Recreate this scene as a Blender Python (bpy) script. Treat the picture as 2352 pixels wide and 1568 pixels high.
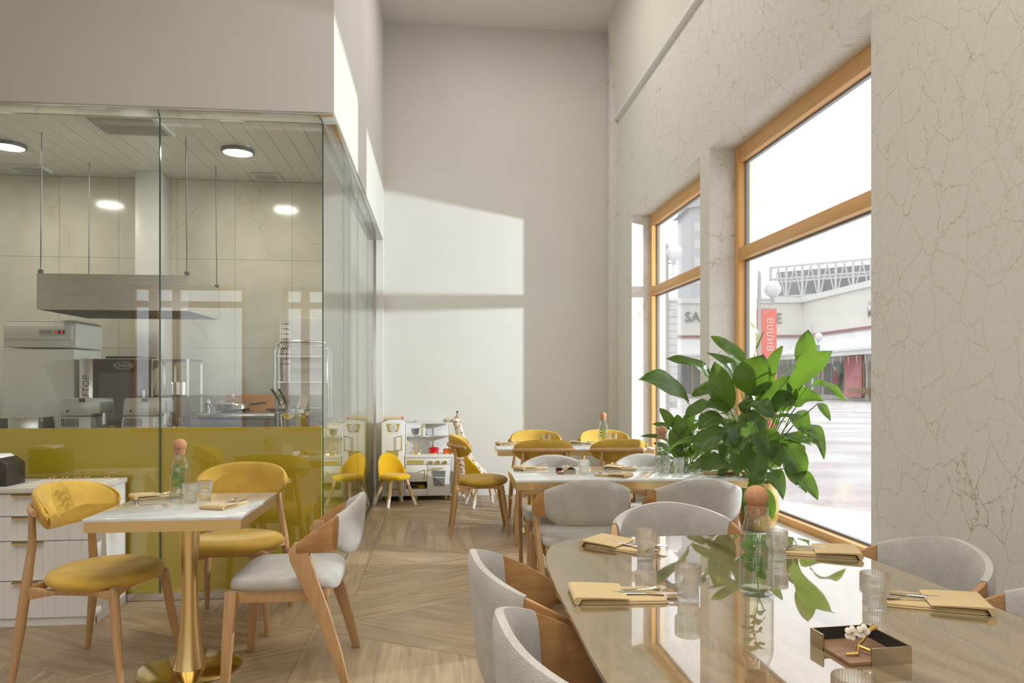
import bpy, bmesh, math, random
from mathutils import Vector, Matrix
random.seed(7)
for o in list(bpy.data.objects): bpy.data.objects.remove(o)
SC = bpy.context.scene
COL = SC.collection
PI = math.pi

# ------------------------------------------------------------------ camera
FPX, HZ, HC = 1680.0, 876.0, 1.31
YAW = math.atan((1176 - 1006) / FPX)
cam_d = bpy.data.cameras.new('camera'); cam = bpy.data.objects.new('camera', cam_d); COL.objects.link(cam)
cam_d.sensor_width = 36; cam_d.lens = FPX / 2352 * 36; cam_d.shift_y = (HZ - 784) / 2352
cam_d.clip_start = .02; cam_d.clip_end = 400
cam.location = (0, 0, HC); cam.rotation_euler = (PI / 2, 0, -YAW)
SC.camera = cam
# ------------------------------------------------------------------ exposure, world
SC.view_settings.view_transform = 'Standard'; SC.view_settings.look = 'None'
SC.view_settings.gamma = 1; SC.view_settings.use_curve_mapping = False
SC.view_settings.exposure = 0.0
try: SC.cycles.transparent_max_bounces = 32
except Exception: pass
W = bpy.data.worlds.new('overcast_sky'); SC.world = W; W.use_nodes = True
bg = W.node_tree.nodes['Background']; bg.inputs[0].default_value = (.985, .99, 1, 1); bg.inputs[1].default_value = 1.9

# ------------------------------------------------------------------ lights
def lamp(name, kind, loc, power, color=(1, 1, 1), size=.1, aim=None, **kw):
    d = bpy.data.lights.new(name, kind); d.energy = power; d.color = color
    if kind == 'AREA':
        d.shape = kw.get('shape', 'RECTANGLE'); d.size = size; d.size_y = kw.get('size_y', size); d.spread = kw.get('spread', PI)
    else: d.shadow_soft_size = size
    if kind == 'SPOT': d.spot_size = kw.get('cone', 2.4); d.spot_blend = .15
    o = bpy.data.objects.new(name, d); COL.objects.link(o); o.location = loc
    if aim is not None: o.rotation_euler = (Vector(aim) - Vector(loc)).to_track_quat('-Z', 'Y').to_euler()
    return o
# low hard light that comes in through the street windows from outside
lamp('street_light_source', 'SPOT', (5.7, 4.8, 2.34), 1500, (.88, .955, 1), .05, aim=(0, 4.8, 2.0), cone=2.5)
# added fill lights under the ceiling, no fixtures (above and behind the picture)
for lx, ly in ((-3.6, .6), (-1.2, .6), (1.0, .6), (-3.6, -1.6), (-1.2, -1.6), (1.0, -1.6)):
    lamp('ceiling_fill_light', 'AREA', (lx, ly, 5.33), 23, (1, .975, .91), 1.3, aim=(lx, ly, 0), spread=1.9)
lamp('ceiling_fill_light', 'AREA', (-.3, 2.5, 5.33), 27, (1, .975, .91), 1.3, aim=(-.3, 2.5, 0), spread=1.9)
for ly in (4.3, 6.6):
    lamp('ceiling_fill_light', 'AREA', (.75, ly, 5.33), 23, (1, .975, .91), .9, aim=(.75, ly, 0))
lamp('wall_washer_light', 'AREA', (1.45, 2.25, 3.35), 2.2, (1, .74, .42), .12, aim=(2.05, 2.3, 3.3))

# ------------------------------------------------------------------ helpers
def tag(o, label=None, cat=None, group=None, kind=None):
    if label: o['label'] = label
    if cat: o['category'] = cat
    if group: o['group'] = group
    if kind: o['kind'] = kind
    return o
def thing(name, label, cat, loc=(0, 0, 0), rz=0, group=None):
    o = bpy.data.objects.new(name, None); COL.objects.link(o)
    o.empty_display_size = .1
    o.location = loc; o.rotation_euler = (0, 0, rz)
    return tag(o, label, cat, group)
def finish(me, mat, smooth=35):
    if mat is not None:
        for m in (mat if isinstance(mat, (list, tuple)) else [mat]): me.materials.append(m)
    if smooth:
        for p in me.polygons: p.use_smooth = True
        me.set_sharp_from_angle(angle=math.radians(smooth))
    return me
def link(name, me, parent=None, loc=None, rot=None):
    o = bpy.data.objects.new(name, me); COL.objects.link(o)
    if parent is not None: o.parent = parent
    if loc: o.location = loc
    if rot: o.rotation_euler = rot
    return o
def dup(root, loc, rz, label=None, group=None):
    r = root.copy(); COL.objects.link(r); r.location = loc; r.rotation_euler = (0, 0, rz)
    if label: r['label'] = label
    if group: r['group'] = group
    def rec(a, b):
        for ch in list(a.children):
            c = ch.copy(); COL.objects.link(c); c.parent = b; rec(ch, c)
    rec(root, r)
    return r

class B:
    """collects faces, then becomes ONE mesh object"""
    def __init__(s): s.v = []; s.f = []; s.m = []; s.cur = 0
    def add(s, vs, fs):
        n = len(s.v); s.v += [tuple(p) for p in vs]; s.f += [tuple(i + n for i in q) for q in fs]; s.m += [s.cur] * len(fs)
        return s
    def box(s, x0, x1, y0, y1, z0, z1):
        return s.add([(x0, y0, z0), (x1, y0, z0), (x1, y1, z0), (x0, y1, z0), (x0, y0, z1), (x1, y0, z1), (x1, y1, z1), (x0, y1, z1)],
                     [(0, 3, 2, 1), (4, 5, 6, 7), (0, 1, 5, 4), (1, 2, 6, 5), (2, 3, 7, 6), (3, 0, 4, 7)])
    def loft(s, secs, cap=True, closed=False):
        n = len(secs[0]); vs = [p for q in secs for p in q]; fs = []
        k = len(secs)
        for i in range(k if closed else k - 1):
            a = i * n; b = ((i + 1) % k) * n
            for j in range(n):
                j2 = (j + 1) % n; fs.append((a + j, a + j2, b + j2, b + j))
        if cap and not closed:
            fs.append(tuple(reversed(range(n)))); fs.append(tuple((k - 1) * n + j for j in range(n)))
        return s.add(vs, fs)
    def tube(s, pts, r, n=10, cap=True, closed=False, flat=1.0, up=None):
        pts = [Vector(p) for p in pts]; k = len(pts)
        rs = r if isinstance(r, (list, tuple)) else [r] * k
        secs = []; u = None
        for i, p in enumerate(pts):
            if closed: t = pts[(i + 1) % k] - pts[i - 1]
            else: t = pts[min(i + 1, k - 1)] - pts[max(i - 1, 0)]
            t.normalize()
            if u is None:
                ref = Vector(up) if up else (Vector((0, 0, 1)) if abs(t.z) < .9 else Vector((1, 0, 0)))
                u = (ref - t * ref.dot(t)).normalized()
            else: u = (u - t * u.dot(t)).normalized()
            w = t.cross(u)
            secs.append([p + rs[i] * (math.cos(a) * u + flat * math.sin(a) * w) for a in [2 * PI * j / n for j in range(n)]])
        return s.loft(secs, cap, closed)
    def cyl(s, c, r, z0, z1, n=20, r2=None):
        return s.tube([(c[0], c[1], z0), (c[0], c[1], z1)], [r, r if r2 is None else r2], n)
    def lathe(s, prof, n=28, c=(0, 0, 0), sx=1, sy=1, cap=False, rib=0, nrib=0):
        secs = []
        for r, z in prof:
            secs.append([(c[0] + sx * r * (1 + (rib * math.cos(nrib * a))) * math.cos(a), c[1] + sy * r * (1 + (rib * math.cos(nrib * a))) * math.sin(a), c[2] + z) for a in [2 * PI * j / n for j in range(n)]])
        return s.loft(secs, cap)
    def prism(s, poly, ax, d0, d1):
        f = {'z': lambda a, b, d: (a, b, d), 'y': lambda a, b, d: (a, d, b), 'x': lambda a, b, d: (d, a, b)}[ax]
        n = len(poly)
        vs = [f(a, b, d0) for a, b in poly] + [f(a, b, d1) for a, b in poly]
        return s.add(vs, [tuple(reversed(range(n))), tuple(range(n, 2 * n))] + [(i, (i + 1) % n, n + (i + 1) % n, n + i) for i in range(n)])
    def ball(s, c, r, n=14, m=8, sz=1.0):
        return s.lathe([(max(1e-4, r * math.sin(PI * i / m)), -sz * r * math.cos(PI * i / m)) for i in range(m + 1)], n, c, cap=True)
    def pillow(s, outline, layers):
        """outline: list of (x,y); layers: (scale, z[, dy])"""
        return s.loft([[(x * L[0], y * L[0], L[1]) for x, y in outline] for L in layers], True)
    def ap(s, M, i0=0):
        s.v[i0:] = [tuple(M @ Vector(p)) for p in s.v[i0:]]; return s
    def mesh(s, name, mat, smooth=35, bevel=0, seg=2):
        me = bpy.data.meshes.new(name); me.from_pydata(s.v, [], s.f)
        if isinstance(mat, (list, tuple)): me.polygons.foreach_set('material_index', s.m)
        bm = bmesh.new(); bm.from_mesh(me)
        bmesh.ops.recalc_face_normals(bm, faces=bm.faces)
        if bevel:
            es = [e for e in bm.edges if len(e.link_faces) == 2 and e.calc_face_angle(0) > .6]
            bmesh.ops.bevel(bm, geom=es, offset=bevel, segments=seg, affect='EDGES', profile=.5, clamp_overlap=True)
        bm.to_mesh(me); bm.free()
        return finish(me, mat, smooth)
    def obj(s, name, mat, parent=None, loc=None, rot=None, smooth=35, bevel=0, seg=2):
        return link(name, s.mesh(name, mat, smooth, bevel, seg), parent, loc, rot)

def superell(a, b, n=4, k=32, yoff=0):
    out = []
    for i in range(k):
        t = 2 * PI * i / k; c, sn = math.cos(t), math.sin(t)
        out.append((a * math.copysign(abs(c) ** (2 / n), c), yoff + b * math.copysign(abs(sn) ** (2 / n), sn)))
    return out
def struct(name, b, mat, label=None, parent=None, **kw):
    o = b.obj(name, mat, parent, **kw)
    if parent is None: tag(o, label, None, None, 'structure')
    return o
# pixel of the 2352x1568 frame -> world point, used once to look up where things stand
CA, SA = math.cos(YAW), math.sin(YAW)
def ray(px, py):
    u = (px - 1176) / FPX; v = (HZ - py) / FPX
    return Vector((SA + u * CA, CA - u * SA, v))
def atY(px, py, Y): d = ray(px, py); return Vector((0, 0, HC)) + d * (Y / d.y)
def atX(px, py, X): d = ray(px, py); return Vector((0, 0, HC)) + d * (X / d.x)
def atZ(px, py, Z): d = ray(px, py); return Vector((0, 0, HC)) + d * ((Z - HC) / d.z)
def atD(px, py, D): return Vector((0, 0, HC)) + ray(px, py) * D

def text_mesh(name, body, size, mat, depth=.002, bold=0, sx=1):
    cu = bpy.data.curves.new(name, 'FONT'); cu.body = body; cu.size = size; cu.extrude = depth; cu.offset = bold
    cu.align_x = 'CENTER'; cu.align_y = 'CENTER'; cu.resolution_u = 3
    o = bpy.data.objects.new(name, cu); COL.objects.link(o)
    dg = bpy.context.evaluated_depsgraph_get()
    me = bpy.data.meshes.new_from_object(o.evaluated_get(dg))
    bpy.data.objects.remove(o); bpy.data.curves.remove(cu)
    if sx != 1: me.transform(Matrix.Diagonal((sx, 1, 1, 1)))
    me.materials.clear(); me.materials.append(mat)
    return me
# ------------------------------------------------------------------ materials
def new_mat(name):
    m = bpy.data.materials.new(name); m.use_nodes = True
    nt = m.node_tree; return m, nt, nt.nodes, nt.links, nt.nodes['Principled BSDF']
def pm(name, col, rough=.5, metal=0, var=0, scale=6, bump=0, bscale=200, sheen=0, coat=0, stretch=None, spec=None, objvar=0, emit=0):
    m, nt, N, L, P = new_mat(name)
    P.inputs['Base Color'].default_value = (*col, 1); P.inputs['Roughness'].default_value = rough; P.inputs['Metallic'].default_value = metal
    if spec is not None: P.inputs['Specular IOR Level'].default_value = spec
    if sheen: P.inputs['Sheen Weight'].default_value = sheen; P.inputs['Sheen Roughness'].default_value = .4
    if coat: P.inputs['Coat Weight'].default_value = coat; P.inputs['Coat Roughness'].default_value = .06
    if emit: P.inputs['Emission Color'].default_value = (*col, 1); P.inputs['Emission Strength'].default_value = emit
    tc = N.new('ShaderNodeTexCoord'); src = tc.outputs['Object']
    if stretch:
        mp = N.new('ShaderNodeMapping'); mp.inputs['Scale'].default_value = stretch; L.new(src, mp.inputs[0]); src = mp.outputs[0]
    if var:
        n = N.new('ShaderNodeTexNoise'); n.inputs['Scale'].default_value = scale; n.inputs['Detail'].default_value = 4; L.new(src, n.inputs[0])
        r = N.new('ShaderNodeMapRange'); r.inputs[1].default_value = .3; r.inputs[2].default_value = .7; r.inputs[3].default_value = 1 - var; r.inputs[4].default_value = 1 + var * .6
        L.new(n.outputs[0], r.inputs[0])
        out = r.outputs[0]
        if objvar:
            oi = N.new('ShaderNodeObjectInfo'); rr = N.new('ShaderNodeMapRange'); rr.inputs[3].default_value = 1 - objvar; rr.inputs[4].default_value = 1 + objvar
            L.new(oi.outputs['Random'], rr.inputs[0]); mu = N.new('ShaderNodeMath'); mu.operation = 'MULTIPLY'; L.new(out, mu.inputs[0]); L.new(rr.outputs[0], mu.inputs[1]); out = mu.outputs[0]
        x = N.new('ShaderNodeVectorMath'); x.operation = 'SCALE'; x.inputs[0].default_value = col; L.new(out, x.inputs['Scale']); L.new(x.outputs[0], P.inputs['Base Color'])
    if bump:
        n2 = N.new('ShaderNodeTexNoise'); n2.inputs['Scale'].default_value = bscale; n2.inputs['Detail'].default_value = 3; L.new(src, n2.inputs[0])
        b = N.new('ShaderNodeBump'); b.inputs['Strength'].default_value = bump; b.inputs['Distance'].default_value = .004; L.new(n2.outputs[0], b.inputs['Height']); L.new(b.outputs[0], P.inputs['Normal'])
    return m
def ramp(N, stops):
    r = N.new('ShaderNodeValToRGB'); e = r.color_ramp.elements
    while len(e) < len(stops): e.new(.5)
    for i, (p, c) in enumerate(stops): e[i].position = p; e[i].color = (*c, 1)
    return r
def wood(name, c1, c2, rough=.45, scale=(40, 40, 3), objvar=.08, fine=1.0):
    """grain runs along local z by default"""
    m, nt, N, L, P = new_mat(name)
    tc = N.new('ShaderNodeTexCoord'); mp = N.new('ShaderNodeMapping'); mp.inputs['Scale'].default_value = scale
    oi = N.new('ShaderNodeObjectInfo')
    off = N.new('ShaderNodeVectorMath'); off.operation = 'ADD'
    sc = N.new('ShaderNodeMath'); sc.operation = 'MULTIPLY'; sc.inputs[1].default_value = 17; L.new(oi.outputs['Random'], sc.inputs[0])
    L.new(tc.outputs['Object'], off.inputs[0]); L.new(sc.outputs[0], off.inputs[1]); L.new(off.outputs[0], mp.inputs[0])
    n = N.new('ShaderNodeTexNoise'); n.inputs['Scale'].default_value = 1; n.inputs['Detail'].default_value = 6; n.inputs['Distortion'].default_value = .6; L.new(mp.outputs[0], n.inputs[0])
    r = ramp(N, [(.3, c2), (.7, c1)]); L.new(n.outputs[0], r.inputs[0])
    rr = N.new('ShaderNodeMapRange'); rr.inputs[3].default_value = 1 - objvar; rr.inputs[4].default_value = 1 + objvar; L.new(oi.outputs['Random'], rr.inputs[0])
    x = N.new('ShaderNodeVectorMath'); x.operation = 'SCALE'; L.new(r.outputs[0], x.inputs[0]); L.new(rr.outputs[0], x.inputs['Scale']); L.new(x.outputs[0], P.inputs['Base Color'])
    P.inputs['Roughness'].default_value = rough
    b = N.new('ShaderNodeBump'); b.inputs['Strength'].default_value = .12 * fine; b.inputs['Distance'].default_value = .003; L.new(n.outputs[0], b.inputs['Height']); L.new(b.outputs[0], P.inputs['Normal'])
    return m
def thin_glass(name, tint=(.97, .985, .975), ior=1.5, rough=0, boost=1.0):
    m, nt, N, L, P = new_mat(name); N.remove(P)
    t = N.new('ShaderNodeBsdfTransparent'); t.inputs[0].default_value = (*tint, 1)
    g = N.new('ShaderNodeBsdfGlossy'); g.inputs['Roughness'].default_value = rough
    lw = N.new('ShaderNodeLayerWeight'); lw.inputs[0].default_value = .5   # Schlick reflectance, the same from both sides
    pw = N.new('ShaderNodeMath'); pw.operation = 'POWER'; pw.inputs[1].default_value = 5; L.new(lw.outputs['Facing'], pw.inputs[0])
    f0 = ((ior - 1) / (ior + 1)) ** 2 * boost
    fa = N.new('ShaderNodeMath'); fa.operation = 'MULTIPLY_ADD'; fa.use_clamp = True; fa.inputs[1].default_value = 1 - f0; fa.inputs[2].default_value = f0; L.new(pw.outputs[0], fa.inputs[0])
    mx = N.new('ShaderNodeMixShader'); fac = fa.outputs[0]
    L.new(fac, mx.inputs[0]); L.new(t.outputs[0], mx.inputs[1]); L.new(g.outputs[0], mx.inputs[2]); L.new(mx.outputs[0], N['Material Output'].inputs[0])
    return m
def vessel_glass(name, mixt=.55, tint=(.98, .99, .985), ior=1.35):
    m, nt, N, L, P = new_mat(name); N.remove(P)
    t = N.new('ShaderNodeBsdfTransparent'); t.inputs[0].default_value = (*tint, 1)
    g = N.new('ShaderNodeBsdfGlass'); g.inputs['IOR'].default_value = ior; g.inputs['Roughness'].default_value = .01
    mx = N.new('ShaderNodeMixShader'); mx.inputs[0].default_value = 1 - mixt
    L.new(t.outputs[0], mx.inputs[1]); L.new(g.outputs[0], mx.inputs[2]); L.new(mx.outputs[0], N['Material Output'].inputs[0])
    return m
def fabric(name, c1, c2, scale=260, bump=.5, stretch=(1, 1, 1), sheen=.2):
    m, nt, N, L, P = new_mat(name)
    tc = N.new('ShaderNodeTexCoord'); mp = N.new('ShaderNodeMapping'); mp.inputs['Scale'].default_value = stretch; L.new(tc.outputs['Object'], mp.inputs[0])
    n = N.new('ShaderNodeTexNoise'); n.inputs['Scale'].default_value = scale; n.inputs['Detail'].default_value = 2; L.new(mp.outputs[0], n.inputs[0])
    n1 = N.new('ShaderNodeTexNoise'); n1.inputs['Scale'].default_value = 14; n1.inputs['Detail'].default_value = 4; L.new(tc.outputs['Object'], n1.inputs[0])
    a = N.new('ShaderNodeMath'); a.operation = 'MULTIPLY_ADD'; a.inputs[1].default_value = .35; L.new(n1.outputs[0], a.inputs[0]); 
    s = N.new('ShaderNodeMath'); s.operation = 'MULTIPLY'; s.inputs[1].default_value = .65; L.new(n.outputs[0], s.inputs[0]); L.new(s.outputs[0], a.inputs[2])
    r = ramp(N, [(.36, c2), (.62, c1)]); L.new(a.outputs[0], r.inputs[0]); L.new(r.outputs[0], P.inputs['Base Color'])
    P.inputs['Roughness'].default_value = .9; P.inputs['Sheen Weight'].default_value = sheen; P.inputs['Specular IOR Level'].default_value = .15
    b = N.new('ShaderNodeBump'); b.inputs['Strength'].default_value = bump; b.inputs['Distance'].default_value = .002; L.new(n.outputs[0], b.inputs['Height']); L.new(b.outputs[0], P.inputs['Normal'])
    return m
def veined(name, base, base2, vein, scale=1.2, width=.03, rough=.08, strength=.8, coat=0, seed=0.0, stretch=(1, 1, 1), cloud=2.0):
    m, nt, N, L, P = new_mat(name)
    tc = N.new('ShaderNodeTexCoord'); mp = N.new('ShaderNodeMapping'); mp.inputs['Location'].default_value = (seed, seed * .7, seed * 1.3); mp.inputs['Scale'].default_value = stretch; L.new(tc.outputs['Object'], mp.inputs[0])
    nd = N.new('ShaderNodeTexNoise'); nd.inputs['Scale'].default_value = 2.2; nd.inputs['Detail'].default_value = 5; L.new(mp.outputs[0], nd.inputs[0])
    ad = N.new('ShaderNodeVectorMath'); ad.operation = 'MULTIPLY_ADD'; ad.inputs[1].default_value = (.55, .55, .55); L.new(nd.outputs['Color'], ad.inputs[0]); L.new(mp.outputs[0], ad.inputs[2])
    vo = N.new('ShaderNodeTexVoronoi'); vo.feature = 'DISTANCE_TO_EDGE'; vo.inputs['Scale'].default_value = scale; L.new(ad.outputs[0], vo.inputs[0])
    rv = N.new('ShaderNodeMapRange'); rv.inputs[1].default_value = 0; rv.inputs[2].default_value = width; rv.inputs[3].default_value = 1; rv.inputs[4].default_value = 0; L.new(vo.outputs['Distance'], rv.inputs[0])
    nm = N.new('ShaderNodeTexNoise'); nm.inputs['Scale'].default_value = 1.7; nm.inputs['Detail'].default_value = 2; L.new(mp.outputs[0], nm.inputs[0])
    rm = N.new('ShaderNodeMapRange'); rm.inputs[1].default_value = .42; rm.inputs[2].default_value = .62; rm.inputs[4].default_value = strength; L.new(nm.outputs[0], rm.inputs[0])
    mu = N.new('ShaderNodeMath'); mu.operation = 'MULTIPLY'; L.new(rv.outputs[0], mu.inputs[0]); L.new(rm.outputs[0], mu.inputs[1])
    nb = N.new('ShaderNodeTexNoise'); nb.inputs['Scale'].default_value = cloud; nb.inputs['Detail'].default_value = 5; L.new(ad.outputs[0], nb.inputs[0])
    rb = ramp(N, [(.35, base2), (.65, base)]); L.new(nb.outputs[0], rb.inputs[0])
    mx = N.new('ShaderNodeMix'); mx.data_type = 'RGBA'; L.new(mu.outputs[0], mx.inputs[0]); L.new(rb.outputs[0], mx.inputs[6]); mx.inputs[7].default_value = (*vein, 1)
    L.new(mx.outputs[2], P.inputs['Base Color']); P.inputs['Roughness'].default_value = rough
    if coat: P.inputs['Coat Weight'].default_value = coat; P.inputs['Coat Roughness'].default_value = .02
    return m
def crackle(name, base, crack):
    m, nt, N, L, P = new_mat(name)
    tc = N.new('ShaderNodeTexCoord')
    nd = N.new('ShaderNodeTexNoise'); nd.inputs['Scale'].default_value = 18; nd.inputs['Detail'].default_value = 4; nd.inputs['Roughness'].default_value = .6; L.new(tc.outputs['Object'], nd.inputs[0])
    ad = N.new('ShaderNodeVectorMath'); ad.operation = 'MULTIPLY_ADD'; ad.inputs[1].default_value = (.06, .06, .06); L.new(nd.outputs['Color'], ad.inputs[0]); L.new(tc.outputs['Object'], ad.inputs[2])
    acc = None
    sz = N.new('ShaderNodeSeparateXYZ'); L.new(tc.outputs['Object'], sz.inputs[0])
    for sc, wd, st, ms, lo in ((6.2, .0135, .9, 2.2, .46), (14.0, .018, .5, 2.0, .44)):
        mpp = N.new('ShaderNodeMapping'); mpp.inputs['Scale'].default_value = (1, 1.25, .8); mpp.inputs['Location'].default_value = (sc, 0, sc * .3); L.new(ad.outputs[0], mpp.inputs[0])
        vo = N.new('ShaderNodeTexVoronoi'); vo.feature = 'DISTANCE_TO_EDGE'; vo.inputs['Scale'].default_value = sc; L.new(mpp.outputs[0], vo.inputs[0])
        rv = N.new('ShaderNodeMapRange'); rv.inputs[2].default_value = wd; rv.inputs[3].default_value = st; rv.inputs[4].default_value = 0; L.new(vo.outputs['Distance'], rv.inputs[0])
        nm = N.new('ShaderNodeTexNoise'); nm.inputs['Scale'].default_value = ms; nm.inputs['Detail'].default_value = 2; L.new(tc.outputs['Object'], nm.inputs[0])
        rm = N.new('ShaderNodeMapRange'); rm.inputs[1].default_value = lo; rm.inputs[2].default_value = lo + .2; rm.inputs[3].default_value = .45; L.new(nm.outputs[0], rm.inputs[0])
        mu = N.new('ShaderNodeMath'); mu.operation = 'MULTIPLY'; L.new(rv.outputs[0], mu.inputs[0]); L.new(rm.outputs[0], mu.inputs[1])
        if acc is None: acc = mu.outputs[0]
        else:
            a = N.new('ShaderNodeMath'); a.operation = 'MAXIMUM'; L.new(acc, a.inputs[0]); L.new(mu.outputs[0], a.inputs[1]); acc = a.outputs[0]
    mx = N.new('ShaderNodeMix'); mx.data_type = 'RGBA'; L.new(acc, mx.inputs[0]); mx.inputs[6].default_value = (*base, 1); mx.inputs[7].default_value = (*crack, 1)
    L.new(mx.outputs[2], P.inputs['Base Color']); P.inputs['Roughness'].default_value = .75
    b = N.new('ShaderNodeBump'); b.invert = True; b.inputs['Strength'].default_value = .22; b.inputs['Distance'].default_value = .004; L.new(acc, b.inputs['Height']); L.new(b.outputs[0], P.inputs['Normal'])
    return m
def leaf_mat(name, c, c2, trans):
    m, nt, N, L, P = new_mat(name)
    tc = N.new('ShaderNodeTexCoord'); oi = N.new('ShaderNodeObjectInfo')
    uv = tc.outputs['UV']
    sx = N.new('ShaderNodeSeparateXYZ'); L.new(uv, sx.inputs[0])
    # side veins: lines that sweep forward from the midrib
    ab = N.new('ShaderNodeMath'); ab.operation = 'ABSOLUTE'; L.new(sx.outputs[0], ab.inputs[0])
    k = N.new('ShaderNodeMath'); k.operation = 'MULTIPLY_ADD'; k.inputs[1].default_value = -.28; L.new(ab.outputs[0], k.inputs[0]); L.new(sx.outputs[1], k.inputs[2])
    fr = N.new('ShaderNodeMath'); fr.operation = 'MULTIPLY'; fr.inputs[1].default_value = 165; L.new(k.outputs[0], fr.inputs[0])
    si = N.new('ShaderNodeMath'); si.operation = 'SINE'; L.new(fr.outputs[0], si.inputs[0])
    mr = N.new('ShaderNodeMapRange'); mr.inputs[1].default_value = -1; L.new(si.outputs[0], mr.inputs[0])
    mid = N.new('ShaderNodeMapRange'); mid.inputs[1].default_value = .02; mid.inputs[2].default_value = .07; mid.inputs[3].default_value = 0; mid.inputs[4].default_value = 1; L.new(ab.outputs[0], mid.inputs[0])
    mu = N.new('ShaderNodeMath'); mu.operation = 'MULTIPLY'; L.new(mr.outputs[0], mu.inputs[0]); L.new(mid.outputs[0], mu.inputs[1])
    r = ramp(N, [(0, c2), (.3, tuple(v * 1.15 for v in c)), (1, c)]); L.new(mu.outputs[0], r.inputs[0])
    rr = N.new('ShaderNodeMapRange'); rr.inputs[3].default_value = .7; rr.inputs[4].default_value = 1.3; L.new(oi.outputs['Random'], rr.inputs[0])
    x = N.new('ShaderNodeVectorMath'); x.operation = 'SCALE'; L.new(r.outputs[0], x.inputs[0]); L.new(rr.outputs[0], x.inputs['Scale']); L.new(x.outputs[0], P.inputs['Base Color'])
    P.inputs['Roughness'].default_value = .24; P.inputs['Specular IOR Level'].default_value = .7
    b = N.new('ShaderNodeBump'); b.inputs['Strength'].default_value = .5; b.inputs['Distance'].default_value = .004; L.new(mu.outputs[0], b.inputs['Height']); L.new(b.outputs[0], P.inputs['Normal'])
    t = N.new('ShaderNodeBsdfTranslucent'); t.inputs[0].default_value = (*trans, 1)
    mx = N.new('ShaderNodeMixShader'); mx.inputs[0].default_value = .4; L.new(P.outputs[0], mx.inputs[1]); L.new(t.outputs[0], mx.inputs[2]); L.new(mx.outputs[0], N['Material Output'].inputs[0])
    return m

M = {}
M['plaster'] = pm('smooth_plaster', (.70, .685, .65), .85, var=.03, scale=1.5, bump=.08, bscale=60)
M['ceil'] = pm('ceiling_paint', (.76, .725, .675), .9, var=.02, scale=1)
M['crack'] = crackle('crackle_plaster', (.74, .725, .69), (.42, .27, .10))
M['steel'] = pm('brushed_steel', (.76, .76, .75), .16, 1, var=.08, scale=3, stretch=(1, 1, 40))
M['steel_d'] = pm('dark_steel', (.23, .235, .24), .35, .7, var=.1, scale=4)
M['chrome'] = pm('chrome', (.8, .8, .8), .08, 1)
M['cutlery'] = pm('polished_cutlery', (.75, .72, .67), .12, 1)
M['brass'] = pm('brushed_brass', (.84, .65, .32), .28, 1, var=.025, scale=4, stretch=(60, 60, 1))
M['brass_d'] = pm('polished_brass_base', (.62, .46, .19), .14, 1, var=.05)
M['glass'] = thin_glass('window_glass', (.985, .99, .99))
M['kglass'] = thin_glass('partition_glass', (.962, .975, .955), 1.5, 0, 2.3)
M['gedge'] = pm('glass_edge_green', (.06, .13, .10), .15)
M['yellow_panel'] = pm('olive_yellow_backing', (.68, .51, .03), .3, var=.06, scale=1.2, coat=.0)
M['winwood'] = wood('window_pine', (.78, .46, .18), (.70, .38, .13), .4, (28, 28, 2))
M['winwood_h'] = wood('window_pine_rail', (.78, .46, .19), (.70, .38, .14), .4, (28, 2, 28))
M['oak'] = wood('chair_oak', (.56, .345, .165), (.45, .26, .115), .42, (60, 60, 5))
M['walnut'] = wood('bent_wood', (.52, .28, .11), (.40, .20, .07), .38, (8, 8, 60))
M['velvet'] = pm('mustard_velvet', (.60, .38, .07), .8, var=.16, scale=9, sheen=.25, bump=.12, bscale=500, spec=.2)
M['boucle'] = fabric('grey_weave', (.58, .555, .515), (.40, .38, .35), 420, .6)
M['kidfab'] = fabric('yellow_wool', (.80, .50, .025), (.72, .42, .012), 300, .25)
M['marble'] = veined('white_marble', (.74, .75, .75), (.67, .69, .69), (.42, .43, .44), 2.2, .03, .06, .5, coat=.6)
M['marble_e'] = M['marble']
M['kmarble'] = veined('onyx_marble', (.70, .69, .60), (.60, .59, .50), (.52, .33, .11), 1.25, .008, .12, .75, seed=3.3, cloud=3.0)
M['white'] = pm('white_lacquer', (.78, .775, .76), .35, var=.02, scale=4)
M['white_toy'] = pm('white_painted_wood', (.80, .80, .79), .4)
M['dark'] = pm('charcoal', (.03, .028, .026), .45)
M['darkwood'] = pm('dark_wood_box', (.035, .027, .022), .4, var=.2)
M['napkin'] = fabric('beige_linen', (.63, .48, .26), (.55, .41, .21), 500, .2, sheen=.1)
M['cork'] = pm('cork', (.52, .27, .135), .85, var=.16, scale=160, bump=.3, bscale=250)
M['tumbler'] = vessel_glass('ribbed_glass', .4, (.95, .955, .955), 1.3)
M['bottle'] = thin_glass('carafe_glass', (.975, .98, .975), 1.5, .0, 1.5)
M['water'] = thin_glass('water', (.97, .975, .95), 1.33)
M['mint'] = leaf_mat('mint_leaf', (.13, .27, .04), (.22, .38, .09), (.22, .5, .05))
M['leaf'] = leaf_mat('spath_leaf', (.045, .10, .018), (.10, .17, .045), (.15, .265, .02))
M['stalk'] = pm('green_stalk', (.17, .27, .05), .5)
M['spathe'] = leaf_mat('pale_spathe', (.62, .66, .36), (.72, .76, .5), (.7, .75, .4))
M['wicker'] = pm('mosaic_pot', (.50, .33, .09), .35, .25, var=.45, scale=95, bump=.6, bscale=110)
M['soil'] = pm('soil', (.05, .035, .02), .95, var=.4, scale=60, bump=1, bscale=80)
M['snow'] = pm('snow', (.68, .69, .71), .9, var=.08, scale=2, bump=.6, bscale=12)
M['cream'] = pm('cream_facade', (.64, .625, .58), .9, var=.03, scale=.4)
M['facade_w'] = pm('white_cornice', (.62, .62, .605), .9)
M['led'] = pm('led_panel', (1, .93, .78), .5, emit=6)
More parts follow.
